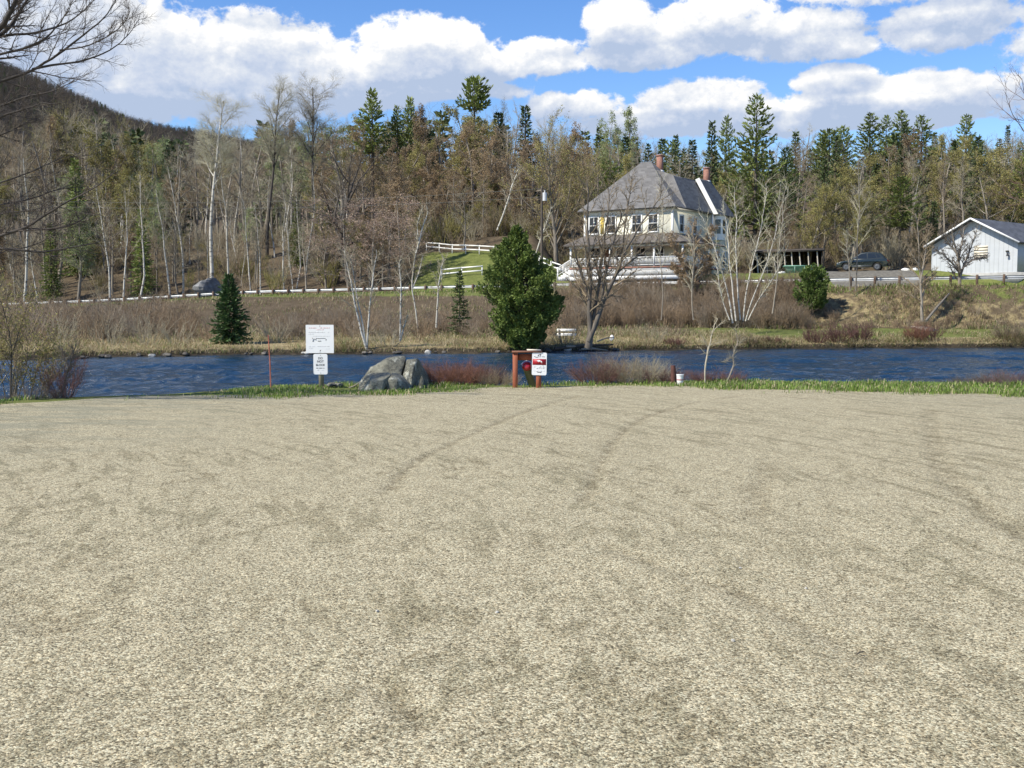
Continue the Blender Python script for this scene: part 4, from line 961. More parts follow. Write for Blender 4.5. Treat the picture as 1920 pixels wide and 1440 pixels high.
traced('birch_tree', [[(1374, 606, 7), (1366, 560, 5), (1352, 510, 4), (1336, 460, 3), (1322, 430, 2), (1310, 400, 1.2)], [(1380, 602, 6), (1373, 540, 5), (1366, 480, 4), (1362, 430, 3), (1352, 390, 1.5)], [(1388, 600, 6), (1384, 540, 5), (1378, 470, 4), (1380, 400, 2.5), (1378, 350, 1.5)], [(1393, 604, 6), (1399, 550, 4.5), (1410, 500, 4), (1425, 440, 3), (1436, 380, 2), (1440, 335, 1)], [(1398, 602, 5), (1411, 560, 4), (1432, 510, 3.5), (1450, 450, 2.5), (1462, 390, 1.5), (1478, 350, 1)], [(1403, 600, 4.5), (1422, 560, 3.5), (1444, 530, 2.5), (1462, 495, 1.5)], [(1368, 600, 5), (1356, 570, 3.5), (1345, 530, 2.5), (1340, 480, 1.5)]],
       76, 'fan-shaped clump of many white birch stems in front of the bay window', 'tree', BIRCH, TW_PALE, THIN, 606, depth=1.6, wk=.56, zb=fh((1384-960)/F*76, 76) - .1)
for i, (st, D, lab) in enumerate(((([(1448, 588, 4), (1456, 540, 3.5), (1462, 480, 3), (1470, 420, 2.5), (1474, 350, 1.5)]), 80, 'thin pale tree just right of the fan-shaped birch clump'),
        (([(1300, 600, 3.5), (1296, 550, 3), (1300, 490, 2.5), (1292, 440, 1.5)]), 79, 'thin grey bare tree below the dark wall of the house'),
        (([(1240, 600, 3.5), (1244, 540, 3), (1238, 470, 2.5), (1245, 400, 2), (1242, 340, 1.2)]), 80, 'slender bare tree below the nearest corner of the house'),
        (([(1594, 545, 4), (1592, 500, 3.5), (1588, 470, 2.5), (1590, 430, 1.5)]), 85, 'thin bare tree crossing the front half of the dark car'),
        (([(1604, 546, 4), (1608, 490, 3.5), (1606, 430, 3), (1612, 370, 2), (1610, 300, 1.2)]), 85.5, 'taller thin bare tree crossing the dark car'))):
    traced('bare_tree', [st], D, lab, 'tree', BARK, TW_PALE, THIN, 620 + i, depth=.3)
traced('bare_tree', [[(1729, 603, 9), (1728, 570, 7), (1726, 530, 6), (1722, 490, 4), (1718, 440, 2.5), (1716, 400, 1.5)], [(1728, 560, 5), (1738, 530, 4), (1752, 515, 2)], [(1726, 530, 5), (1734, 480, 3.5), (1742, 430, 2)], [(1724, 500, 3), (1706, 470, 2.5), (1696, 440, 1.5)]], 80, 'bare brown tree on the slope left of the white shed', 'tree', BARK, TW_BROWN, TWIGSPEC, 607, depth=.8)
traced('bare_tree', [[(1797, 560, 11), (1800, 535, 9), (1799, 505, 8), (1796, 480, 6), (1790, 450, 4), (1786, 420, 2)], [(1800, 520, 6), (1810, 490, 5), (1822, 462, 3.5), (1832, 430, 2)], [(1799, 508, 5), (1782, 490, 4), (1766, 475, 2.5), (1752, 470, 1.2)], [(1797, 490, 5), (1804, 455, 3.5), (1808, 425, 2)], [(1808, 495, 4), (1830, 485, 3), (1850, 482, 1.5)], [(1795, 478, 4), (1778, 455, 3), (1766, 435, 1.5)]], 84, 'small round-crowned bare tree directly in front of the white shed wall', 'tree', BARK, TW_DARK, TWIGSPEC, 608, depth=.9, zb=fh((1797-960)/F*84, 84) - .1)
traced('budding_tree', [[(1300, 562, 7), (1298, 530, 6), (1304, 480, 5), (1298, 425, 3)], [(1299, 535, 5), (1278, 490, 4), (1258, 445, 2)], [(1302, 520, 5), (1322, 475, 4), (1336, 430, 2)], [(1300, 545, 4), (1282, 520, 3), (1262, 500, 1.5)], [(1301, 530, 4), (1324, 505, 3), (1342, 480, 1.5)]], 91, 'rusty-brown budding small tree in front of the shaded house wall', 'tree', BARK, [TW_BROWN, BUD_RUST], TWIGSPEC, 609, depth=.8, leafspec=(4, .10, .25), zb=fh((1300-960)/F*91, 91) - .1)
traced('birch_tree', [[(1004, 482, 4.5), (1010, 460, 4), (1022, 425, 3), (1034, 388, 1.5)]], 122, 'short leaning white birch stem beside the utility pole', 'tree', BIRCH, TW_PALE, THIN, 610, zb=fh((1004-960)/F*122, 122) - .1)
traced('birch_tree', [[(932, 432, 4), (944, 400, 4), (956, 360, 3.2), (966, 330, 2.5), (972, 316, 1.5)], [(956, 358, 2), (962, 340, 1.5), (957, 322, 1)]], 128, 'white birch trunk leaning right behind the white fence', 'tree', BIRCH, TW_GREY, THIN, 611, zb=fh((932-960)/F*128, 128) - .3)

# leaning log and steps on the slope
b = MB(); a = W(1736, 602, 77); c = W(1780, 550, 80); b.tube([tuple(a), tuple((a+c)/2 + (0, 0, .05)), tuple(c)], [.10, .085, .05], 8)
tag(b.obj('fallen_trunk', BARK, None, True), 'pale fallen tree trunk leaning up the slope left of the white shed', 'log')
st = thing('wooden_steps', (W(1745, 606, 77.5)[0], 77.5, fh(W(1745, 606, 77.5)[0], 77.5)), 'weathered wooden steps climbing the slope under the fallen trunk', 'steps', R(20))
GREYWOOD = mat('weathered_wood', (0.27, 0.23, 0.18), .9, .3, 2.0, stretch=(1, 6, 6), bump=.3)
for k in range(6):
    b = MB(); q_ = np.array(st.location) + np.array((.14 * k, .42 * k, 0)); b.box((.14 * k, .42 * k, fh(q_[0], q_[1]) + .06 - st.location[2]), (1.15, .26, .12)); b.obj('tread', GREYWOOD, st)

# red, maroon and brown shrubs on the far shore
for i, (px, py, D, h, lab, mt, sprd, n) in enumerate(((1718, 645, 72, 1.35, 'bright red-stemmed shrub at the far waterline below the lawn', TW_RED, 1.1, 90), (1745, 642, 72.5, 1.1, 'dull red shrub just right of the bright red one', TW_MAROON, .9, 50),
        (1530, 648, 70.5, 1.2, 'maroon shrub at the left end of the low shrub row on the far shore', TW_MAROON, 1.3, 70), (1572, 648, 71, 1.4, 'tallest maroon shrub of the row on the far shore', TW_MAROON, 1.4, 90), (1612, 646, 71.5, 1.35, 'maroon shrub at the right end of the row on the far shore', TW_MAROON, 1.2, 80),
        (1890, 640, 73, 1.35, 'brown shrub on the far shore at the right edge of the view', TW_BROWN, 1.5, 80), (1400, 652, 69.5, .7, 'low brown shrub on the far shore below the fan-shaped birch', TW_BROWN, 1.2, 60), (1265, 652, 68, .6, 'low reddish shrub on the far shore below the house', TW_MAROON, 1.2, 60), (1445, 650, 70, .6, 'low reddish-brown shrub left of the maroon shrub row', TW_MAROON, 1.0, 50))):
    shrub(px, py, D, h, lab, mt, 700 + i, n=n, spread=sprd, br=5, r=.015, sub=3, z=fh((px-960)/F*D, D) - .05)
for i, (px, D, h) in enumerate(((205, 61, 1.9), (275, 62, 2.1), (335, 62.5, 1.6), (110, 60, 2.2), (725, 63, 1.3), (1060, 66, 1.4), (1225, 69, 1.5), (520, 66, 1.7))):
    shrub(px, 640, D, h, ('grey leafless shrub, one of several standing in the dry grass of the far shore'), TW_GREY, 730 + i, n=26, spread=1.5, br=5, r=.013, sub=3, z=fh((px-960)/F*D, D) - .05, group='grey shrubs on the far shore')

# rocks along the far waterline
def rock(name, loc, size, seed, m, label, cat='rock', group=None, rough=.12, parent=None):
    rs_ = np.random.RandomState(seed); bm = bmesh.new(); bmesh.ops.create_icosphere(bm, subdivisions=3, radius=1)
    for v in bm.verts:
        n_ = v.co.normalized(); k = 1.0
        for j in range(9):
            d = Vector(np.random.RandomState(seed * 31 + j).normal(size=3)).normalized(); q = n_.dot(d); lim = .62 + .3 * ((seed * 7 + j * 13) % 10) / 10
            if q > lim: k = min(k, lim / q)
        v.co = Vector((n_.x * k * size[0], n_.y * k * size[1], n_.z * k * size[2]))
        v.co += Vector(rs_.normal(size=3) * rough * .12 * min(size))
    me = bpy.data.meshes.new(name); bm.to_mesh(me); bm.free(); me.materials.append(m)
    o = link(name, me, parent, loc); o.rotation_euler = (0, 0, rs_.rand() * 6)
    if label: tag(o, label, cat, group)
    return o
ROCKD = mat('shore_stone', (0.085, 0.075, 0.062), .85, .5, 4, bump=.5, rnd=.5); ROCKL = mat('pale_stone', (0.42, 0.40, 0.35), .85, .3, 4, bump=.4)
rr_ = random.Random(9)
for i in range(46):
    px = rr_.uniform(120, 930) if i < 36 else rr_.uniform(930, 1180); X0 = (px - 960) / F * 60; Y = float(far_shore(X0)) + rr_.uniform(-.35, .5); X = (px - 960) / F * Y
    pale = rr_.random() < .10; s_ = rr_.uniform(.07, .22)
    rock('shore_rock', (X, Y, max(WZ + .02, fh(X, Y))), (s_ * 1.3, s_, s_ * .7), 800 + i, ROCKL if pale else ROCKD, 'pale stone, one of several, lying at the far waterline' if pale else 'dark grey stone, one of many, lying at the far waterline', 'rock', 'pale stones at the far waterline' if pale else 'dark stones at the far waterline')
# driftwood and old dock
for (a, c, r_, lab, m_) in (((1040, 654), (1150, 646), .10, 'long dark driftwood log lying at the foot of the multi-stemmed tree', DARKBARK), ((1062, 650), (1116, 653), .07, 'short pale driftwood log beside the long dark log', GREYWOOD), ((1120, 640), (1152, 632), .05, 'thin bleached branch lying right of the multi-stemmed tree', GREYWOOD), ((1090, 655), (1140, 657), .06, 'bleached pole half in the water below the multi-stemmed tree', GREYWOOD)):
    b = MB(); p, q = W(a[0], a[1], 63.0), W(c[0], c[1], 63.6); b.tube([tuple(p), tuple((p+q)/2 + (0, 0, .06)), tuple(q)], [r_, r_ * .85, r_ * .5], 8); tag(b.obj('driftwood', m_, None, True), lab, 'driftwood')
WHITEP = mat('white_paint', (0.78, 0.77, 0.73), .6, .06, 3, bump=.05)
be = thing('bench', tuple(np.array((W(1062, 648, 68.2)[0], 68.2, fh(W(1062, 648, 68.2)[0], 68.2)))), 'white slatted bench beside the big cedar on the far shore', 'bench', R(-4))
for nm, z0, z1, y0, y1 in (('backrest', .62, .78, .28, .33), ('backrest', .40, .50, .26, .31)):
    b = MB(); b.b6(-.62, .62, y0, y1, z0, z1); b.obj(nm, WHITEP, be)
b = MB(); 
for k in range(3): b.b6(-.62, .62, -.16 + k * .14, -.04 + k * .14, .36, .40)
b.obj('seat', WHITEP, be)
for sx_ in (-.5, .5):
    b = MB(); b.b6(sx_ - .03, sx_ + .03, -.15, -.09, -.15, .36); b.b6(sx_ - .03, sx_ + .03, .20, .26, -.15, .76); b.obj('leg', GREYWOOD, be)
rock('pale_rock', W(1147, 634, 64.5), (.14, .12, .20), 77, WHITEP, 'small white upright stone in the grass right of the multi-stemmed tree')
ro = rock('rock_outcrop', tuple(np.array(W(392, 540, 127)) + (0, 0, -.25)), (2.4, 1.4, 1.6), 12, mat('outcrop_stone', (0.16, 0.16, 0.155), .9, .5, 1.2, bump=.8), 'big grey rock outcrop behind the guardrail at the foot of the tallest birch', 'rock outcrop', rough=.4)

# ================================================================== guardrail
gx = np.concatenate([np.linspace(-66, 60, 600)]); gy = road(gx) - .1
al = np.concatenate([[0], np.cumsum(np.hypot(np.diff(gx), np.diff(gy)))])
gr = thing('guardrail', (gx[300], gy[300], float(zroad(gx[300]))), 'long galvanized steel guardrail on brown posts along the road above the far bank', 'guardrail')
g0 = np.array(gr.location); STEEL = mat('galvanized_steel', (0.40, 0.41, 0.42), .5, .25, 1.2, metal=.5); POSTW = mat('guardrail_post_wood', (0.095, 0.06, 0.04), .9, .35, 3, bump=.3)
b = MB(); prof = [(-.02, -.13), (.045, -.09), (.045, -.05), (-.02, -.01), (-.02, .01), (.045, .05), (.045, .09), (-.02, .13)]
tq = np.arange(0, al[-1], 1.0); X = np.interp(tq, al, gx); Y = np.interp(tq, al, gy); Z = far_h(X, Y + .1); Z = np.convolve(np.pad(Z, 4, mode='edge'), np.ones(9) / 9, 'valid') + .58
tx = np.gradient(X); ty = np.gradient(Y); ln = np.hypot(tx, ty); nx, ny = ty / ln, -tx / ln     # outward = towards the river
V = np.stack([np.stack([X + nx * (-o_ - .02), Y + ny * (-o_ - .02), Z + h_], 1) for o_, h_ in prof], 1) - g0; n_, k_ = V.shape[:2]; idx = np.arange(n_ * k_).reshape(n_, k_)
b.add(V.reshape(-1, 3), np.stack([idx[:-1, :-1], idx[:-1, 1:], idx[1:, 1:], idx[1:, :-1]], -1).reshape(-1, 4)); b.obj('rail', STEEL, gr)
pb = MB(); pb.b6(-.09, .09, -.09, .09, -.45, .80); pme = pb.mesh('guardrail_post', POSTW)
for q in np.arange(.6, al[-1], 1.9):
    x, y = np.interp(q, al, gx), np.interp(q, al, gy); i = min(n_ - 1, int(round(q)))
    o = link('post', pme, gr, (x - nx[i] * .05 - g0[0] + nx[i] * .18, y - ny[i] * .05 - g0[1] + ny[i] * .18, Z[i] - .58 - g0[2])); o.rotation_euler = (rr_.gauss(0, .02), rr_.gauss(0, .02), math.atan2(ty[i], tx[i]))

# ================================================================== white board fence on the lawn
def fence(pts, label, hgt=1.15, post_every=2.4):
    P = [np.array((W(px, 500, D)[0], D)) for px, D in pts]; z0 = fh(*P[0]); f = thing('board_fence', (P[0][0], P[0][1], z0), label, 'fence'); base = np.array(f.location)
    for a, c in zip(P[:-1], P[1:]):
        L = np.hypot(*(c - a)); n = max(1, int(round(L / post_every)))
        for k in range(n + (1 if c is P[-1] else 0)):
            p = a + (c - a) * k / n; z = fh(*p); b = MB(); b.box((p[0] - base[0], p[1] - base[1], z + hgt / 2 - .1 - base[2]), (.12, .12, hgt + .2)); b.obj('post', WHITEP, f)
        for hz in (.55, 1.05):
            b = MB()
            for k in range(n):
                p, q = a + (c - a) * k / n, a + (c - a) * (k + 1) / n
                b.bar(np.array((p[0], p[1] - .08, fh(*p) + hz)) - base, np.array((q[0], q[1] - .08, fh(*q) + hz)) - base, .05, .15)
            b.obj('rail', WHITEP, f)
    return f
fence([(800, 140), (925, 132), (990, 126), (1056, 120)], 'long white two-rail board fence sloping down the lawn behind the big cedar')
fence([(828, 126), (904, 124.5)], 'short white two-rail board fence on the lawn left of the big cedar')
# utility pole with transformer and wires
pz = W(1016, 352, 119); pbz = fh(pz[0], 119); up_ = thing('utility_pole', (pz[0], 119, pbz), 'dark wooden utility pole with a grey transformer between the willow and the house', 'utility pole')
b = MB(); b.tube([(0, 0, -.5), (0, 0, (pz[2] - pbz))], [.17, .12], 10); b.obj('pole', DARKBARK, up_)
H_ = pz[2] - pbz; b = MB(); b.tube([(.32, -.15, H_ - 1.45), (.32, -.15, H_ - .55)], [.24, .24], 14); b.tube([(.32, -.15, H_ - .55), (.32, -.15, H_ - .30)], [.07, .05], 8); b.bar((0, 0, H_ - .8), (.32, -.15, H_ - .8), .08, .08); b.obj('transformer', mat('transformer_grey', (.55, .56, .57), .5, .05, 3), up_)
b = MB(); b.tube([(0, 0, H_), (0, 0, H_ + .22)], [.05, .03], 8); b.b6(-.5, .5, -.05, .05, H_ - .35, H_ - .25); b.obj('crossarm', GREYWOOD, up_)
for (px, D, dy, lab) in ((-60, 140, .0, 'upper overhead wire running left from the utility pole'), (-60, 141, -.9, 'lower overhead wire running left from the utility pole')):
    b = MB(); a = np.array((pz[0], 119, pz[2] - .1 + dy)); e = W(px, 372 - dy * 10, D); pts = [tuple(a + (e - a) * t + np.array((0, 0, -2.2 * 4 * t * (1 - t) * .45))) for t in np.linspace(0, 1, 24)]
    b.tube(pts, [.016] * 24, 4); tag(b.obj('overhead_wire', mat('wire_grey', (.16, .16, .14), .7, .1, 2)), lab, 'wire')
# ================================================================== the hip-roofed house
def clapboard(name, col, pitch=.13, vertical=False):
    m = bpy.data.materials.new(name); m.use_nodes = True; t = NT(m.node_tree); t.N.clear()
    out = t.n('ShaderNodeOutputMaterial'); p = t.n('ShaderNodeBsdfPrincipled'); t.L.new(p.outputs[0], out.inputs[0])
    v = t.n('ShaderNodeTexCoord').outputs['Object']; s_ = t.n('ShaderNodeSeparateXYZ'); t.L.new(v, s_.inputs[0])
    f = t.m('FRACT', t.m('DIVIDE', s_.outputs[0 if vertical else 2], pitch)); nf = t.noise(v, 1.4, 4, .6)
    c = t.ramp(nf, [(.3, tuple(x * .88 for x in col)), (.7, col)])
    c = t.mix(t.m('MULTIPLY', t.m('LESS_THAN', f, .09), .45), c, tuple(x * .45 for x in col))
    t.L.new(c, p.inputs['Base Color']); p.inputs['Roughness'].default_value = .7
    b = t.n('ShaderNodeBump'); b.inputs['Distance'].default_value = .02; b.inputs['Strength'].default_value = .6; t.L.new(f, b.inputs['Height']); t.L.new(b.outputs[0], p.inputs['Normal']); return m
def shingles(name, col, pitch=.2):
    m = bpy.data.materials.new(name); m.use_nodes = True; t = NT(m.node_tree); t.N.clear()
    out = t.n('ShaderNodeOutputMaterial'); p = t.n('ShaderNodeBsdfPrincipled'); t.L.new(p.outputs[0], out.inputs[0])
    v = t.n('ShaderNodeTexCoord').outputs['Object']; s_ = t.n('ShaderNodeSeparateXYZ'); t.L.new(v, s_.inputs[0])
    row = t.m('FLOOR', t.m('DIVIDE', s_.outputs[2], pitch)); cb = t.n('ShaderNodeCombineXYZ'); t.L.new(t.m('ADD', t.m('MULTIPLY', s_.outputs[0], 2.6), t.m('MULTIPLY', s_.outputs[1], 2.1)), cb.inputs[0]); t.L.new(t.m('MULTIPLY', row, 3.7), cb.inputs[1])
    wn = t.n('ShaderNodeTexWhiteNoise', noise_dimensions='3D'); vm = t.n('ShaderNodeVectorMath', operation='FLOOR'); t.L.new(cb.outputs[0], vm.inputs[0]); t.L.new(vm.outputs[0], wn.inputs['Vector'])
    k = t.m('ADD', t.m('MULTIPLY', wn.outputs['Value'], .5), t.m('MULTIPLY', t.noise(v, .7, 4, .6), .8))
    c = t.ramp(k, [(.3, tuple(x * .7 for x in col)), (.95, tuple(x * 1.3 for x in col))]); t.L.new(c, p.inputs['Base Color']); p.inputs['Roughness'].default_value = .9; return m
CREAM = clapboard('cream_clapboard', (.72, .69, .55)); ROOFG = shingles('grey_shingles', (.135, .13, .125)); BRICK = mat('chimney_brick', (.27, .135, .10), .9, .3, 9, bump=.3)
GLASS = mat('window_glass', (.035, .04, .045), .06, .2, 1.0, spec=.6); PSHADE = mat('porch_shade', (.035, .03, .026), .9, .3, 2); PORCHR = shingles('porch_shingles', (.115, .10, .085)); BROWND = mat('brown_door', (.19, .085, .045), .6, .2, 3)
hr_ = math.atan2(-.54, .84); HC = np.array((15.8, 106.0)); hz = fh(15.8, 108) - .05
HS = thing('hip_roofed_house', (HC[0], HC[1], hz), 'large cream two-storey house with a steep grey hip roof and a white railed porch', 'house', hr_)
FND = mat('foundation_stone', (.30, .29, .27), .9, .3, 2, bump=.3)
b = MB(); b.b6(-9.8, 0, 0, 9.0, -.6, 6.9); b.b6(-7.0, .55, 9.0, 13.3, -.6, 6.9); b.obj('wall', CREAM, HS)
TRIM = WHITEP
b = MB()
for q in ((-9.9, -9.7, -.06, .10, 3.0, 6.9), (-.10, .10, -.06, .10, 3.0, 6.9), (.45, .61, 8.94, 9.1, 0, 6.9), (.45, .61, 13.2, 13.36, 0, 6.9)):
    b = MB(); b.b6(*q); b.obj('corner_board', TRIM, HS)
for q in ((-9.7, -.1, -.045, 0.02, 6.45, 6.88), (-.02, .045, .1, 8.9, 6.5, 6.88)):
    b = MB(); b.b6(*q); b.obj('frieze_board', TRIM, HS)
def slab(pts, th=.14):
    P = np.array(pts, float); n = np.cross(P[1] - P[0], P[2] - P[0]); n /= np.linalg.norm(n); n = n if n[2] > 0 else -n
    bb = MB(); bb.prism(P, -n * th); return bb
ov = .6; e0 = 6.85; A_, B_, C_, D_ = (-9.8 - ov, -ov, e0), (ov, -ov, e0), (ov, 9 + ov, e0), (-9.8 - ov, 9 + ov, e0); PK1, PK2 = (-5.6, 4.5, 12.1), (-4.5, 4.5, 12.1)
b = MB()
for q in ((A_, B_, PK2, PK1), (B_, C_, PK2), (C_, D_, PK1, PK2), (D_, A_, PK1)): b.addm(slab(q))
# right-hand wing: ridge running back, then the stepped steep wing with white rake
b.addm(slab([(.62, 2.0, 6.87), (.62, 9.2, 6.87), (-1.6, 9.2, 10.45), (-1.6, 3.6, 10.45)])); b.addm(slab([(-1.6, 3.6, 10.45), (-1.6, 9.2, 10.45), (-7, 9.2, 6.93), (-7, 3.6, 6.93)])); b.addm(slab([(.62, 2.0, 6.87), (-1.6, 3.6, 10.45), (-4.6, 3.9, 11.5)]))
b.addm(slab([(1.15, 9.0, 6.8), (1.15, 13.9, 6.8), (-1.0, 12.2, 10.6), (-1.0, 9.0, 10.6)])); b.addm(slab([(-1.0, 9.0, 10.6), (-1.0, 12.2, 10.6), (-7.2, 13.9, 6.8), (-7.2, 9.0, 6.8)])); b.addm(slab([(1.15, 13.9, 6.8), (-7.2, 13.9, 6.8), (-1.0, 12.2, 10.6)]))
roof = b.obj('roof', ROOFG, HS)
b = MB(); b.prism([(.70, 8.90, 6.75), (1.2, 8.90, 6.75), (-1.0, 8.90, 10.66), (-1.42, 8.90, 10.50)], (0, .098, 0)); b.obj('white_rake', TRIM, HS)
for (x, y, z0, z1) in ((-3.9, 5.4, 10.4, 12.7), (-1.3, 11.7, 9.8, 11.9)):
    b = MB(); b.b6(x - .27, x + .27, y - .27, y + .27, z0, z1); b.b6(x - .32, x + .32, y - .32, y + .32, z1, z1 + .14); c = b.obj('chimney', BRICK, HS)
    b = MB(); b.b6(x - .34, x + .34, y - .34, y + .34, z0 + .35, z0 + .85); b.obj('flashing', TRIM, c)
def window(x, z0, z1, wd, parent, y=0.0, face='front', mullions=1, glass=GLASS, tw=.13):
    """double-hung window with casing; face 'front' looks along -y, 'side' along +x, 'left' along -y of a bay"""
    f = MB(); g_ = MB()
    def put(bb, a0, a1, c0, c1, d0, d1):
        if face == 'side': bb.b6(y + d0, y + d1, a0, a1, c0, c1)
        else: bb.b6(a0, a1, y - d1, y - d0, c0, c1)
    h = wd / 2
    put(f, x-h-tw, x-h, z0-.12, z1+.16, .0, .07); put(f, x+h, x+h+tw, z0-.12, z1+.16, .0, .07); put(f, x-h, x+h, z1, z1+.16, .0, .07); put(f, x-h-.06, x+h+.06, z0-.14, z0, .0, .10); put(f, x-h, x+h, (z0+z1)/2-.03, (z0+z1)/2+.03, .0, .055)
    if mullions: put(f, x-.02, x+.02, (z0+z1)/2+.03, z1, .0, .05)
    o = f.obj('window', TRIM, parent); put(g_, x-h, x+h, z0, z1, .0, .02); g_.obj('pane', glass, o); return o
for x in (-8.75, -6.75, -3.85, -2.05): window(x, 4.55, 6.15, .95, HS)
b = MB(); b.b6(-7.98, -7.60, -.05, .0, 4.5, 6.2); b.obj('yellow_panel', mat('yellow_panel', (.55, .40, .08), .8, .3, 6), HS)
for x in (-8.6, -5.6, -3.4, -1.4): window(x, 1.6, 3.0, .95, HS)
b = MB(); b.b6(-7.6, -6.7, -.06, .0, .97, 3.05); b.obj('door', BROWND, HS)
for y in (2.2, 5.6): window(y, 4.55, 6.1, .85, HS, 0.0, 'side')
for y in (10.0, 12.2): window(y, 1.2, 2.9, .75, HS, .55, 'side')
# sunlit bay on the wing
bay = MB(); P = [(.55, 9.25), (1.35, 9.7), (1.35, 10.7), (.55, 11.15)]
bay.prism([(x, y, 4.1) for x, y in P], (0, 0, 2.55)); bo = bay.obj('bay_window', TRIM, HS)
for (a, c) in ((P[0], P[1]), (P[1], P[2])):
    a, c = np.array(a), np.array(c); d = (c - a) / np.linalg.norm(c - a); n = np.array((d[1], -d[0])); bb = MB()
    for z0, z1 in ((4.75, 5.45), (5.55, 6.25)):
        p0 = a + d * .16 + n * .012; p1 = c - d * .16 + n * .012; bb.add([(*p0, z0), (*p1, z0), (*p1, z1), (*p0, z1)], [(0, 1, 2, 3)])
    bb.obj('pane', GLASS, bo)
b = MB(); b.prism([(.5, 9.1, 6.66), (1.5, 9.62, 6.66), (1.5, 10.78, 6.66), (.5, 11.3, 6.66)], (0, 0, .1)); b.obj('bay_roof', ROOFG, bo)
# porch round two sides
PF, PX = -2.5, 2.3
b = MB(); b.b6(-10.2, PX, PF, -.01, .82, .97); b.b6(.01, PX, -.01, 7.0, .82, .97); b.obj('porch_floor', mat('porch_floor', (.33, .16, .11), .8, .2, 3), HS)
b = MB()
b.addm(slab([(-10.7, PF - .45, 3.25), (PX + .45, PF - .45, 3.25), (.02, -.02, 4.35), (-9.8, -.02, 4.35)], .12)); b.addm(slab([(PX + .45, PF - .45, 3.25), (PX + .45, 7.3, 3.25), (.02, 7.3, 4.35), (.02, -.02, 4.35)], .12)); b.addm(slab([(-10.7, PF - .45, 3.25), (-9.8, -.02, 4.35), (-10.7, -.02, 3.25)], .12)); b.obj('porch_roof', PORCHR, HS)
b = MB(); b.b6(-10.3, PX, PF + .02, PF + .16, 2.95, 3.16); b.b6(PX - .16, PX - .02, PF + .16, 7.0, 2.95, 3.16); b.obj('porch_beam', TRIM, HS)
for x in (-10.1, -8.0, -5.6, -3.2, -.8, 2.2): 
    b = MB(); b.b6(x - .08, x + .08, PF + .02, PF + .18, .97, 2.95); b.obj('porch_post', TRIM, HS)
for y in (1.0, 4.0, 6.9):
    b = MB(); b.b6(PX - .18, PX - .02, y - .08, y + .08, .97, 2.95); b.obj('porch_post', TRIM, HS)
b = MB(); b.b6(-10.1, PX, PF + .05, PF + .13, 1.82, 1.92); b.b6(-10.1, PX, PF + .06, PF + .12, 1.10, 1.17)
for k in range(88):
    x = -10.0 + 12.2 * k / 87; b.b6(x - .025, x + .025, PF + .07, PF + .11, 1.17, 1.82)
b.obj('railing', TRIM, HS)
b = MB(); b.b6(PX - .13, PX - .05, PF + .2, 7.0, 1.82, 1.92); b.b6(PX - .12, PX - .06, PF + .2, 7.0, 1.10, 1.17)
for k in range(60):
    y = PF + .3 + 9.1 * k / 59; b.b6(PX - .11, PX - .07, y - .025, y + .025, 1.17, 1.82)
b.obj('railing', TRIM, HS)
b = MB(); b.b6(-10.2, PX, PF + .05, PF + .09, -.3, .08); b.b6(-10.2, PX, PF + .05, PF + .09, .66, .80)
for k in range(104):
    x = -10.1 + 12.3 * k / 103; b.b6(x - .03, x + .03, PF + .05, PF + .09, .08, .66)
b.obj('lattice_skirt', TRIM, HS)
b = MB(); b.b6(-10.1, PX - .1, PF + .2, PF + .3, -.4, .8); b.obj('skirt_shadow_board', PSHADE, HS)  # dark sheet added as the shade under the porch
ps = MB(); 
for k in range(5): ps.b6(-10.2 - .3 * (k + 1), -10.2 - .3 * k, PF + .3, PF + 1.9, -.3, .82 - .17 * k - .02)
so_ = ps.obj('porch_steps', TRIM, HS)
for y in (PF + .3, PF + 1.9):
    b = MB(); b.bar((-10.2, y, 1.85), (-11.75, y, 1.0), .06, .09); b.bar((-10.2, y, 1.12), (-11.75, y, .3), .05, .06); b.b6(-11.82, -11.70, y - .06, y + .06, -.3, 1.1)
    for k in range(11):
        x = -10.3 - .13 * k; b.b6(x - .02, x + .02, y - .02, y + .02, 1.08 - .053 * k * 1.0, 1.80 - .072 * k)
    b.obj('stair_rail', TRIM, so_)

# ================================================================== white shed
SG = np.array((42.4, 90.0)); sz = fh(SG[0] - 3, SG[1] + 3) - .1
SHED = thing('white_shed', (SG[0], SG[1], sz), 'low white board-sided shed with a dark shingled gable roof at the right', 'shed', math.atan2(-.77, .64))
WSID = clapboard('white_siding', (.50, .52, .53), .40, True)
gab = [(-7.66, 0, .38), (0, 0, .38), (0, 0, 2.92), (-3.83, 0, 4.95), (-7.66, 0, 2.92)]
b = MB(); b.prism(gab, (0, 11.0, 0)); b.obj('wall', WSID, SHED)
b = MB(); b.b6(-7.72, .06, -.06, 11.0, -.6, .38); b.obj('foundation', mat('concrete', (.36, .355, .33), .9, .2, 3, bump=.2), SHED)
NAVY = shingles('blue_grey_shingles', (.075, .08, .092))
b = MB(); b.addm(slab([(.4, -.65, 2.86), (.4, 11.5, 2.86), (-3.83, 11.5, 5.10), (-3.83, -.65, 5.10)], .10)); b.addm(slab([(-3.83, -.65, 5.10), (-3.83, 11.5, 5.10), (-8.06, 11.5, 2.86), (-8.06, -.65, 2.86)], .10)); b.obj('roof', NAVY, SHED)
b = MB(); b.bar((.42, -.68, 2.80), (-3.83, -.68, 5.05), .05, .15); b.bar((-3.83, -.682, 5.05), (-8.08, -.682, 2.80), .05, .15); b.obj('fascia', TRIM, SHED)
PLY = mat('pine_boards', (.74, .66, .52), .8, .12, 2, stretch=(1, 1, 8))
b = MB()
for k in range(5): b.b6(-3.75, -2.55, -.05, -.004, 1.62 + .225 * k, 1.62 + .225 * k + .185)
b.obj('boarded_window', PLY, SHED)
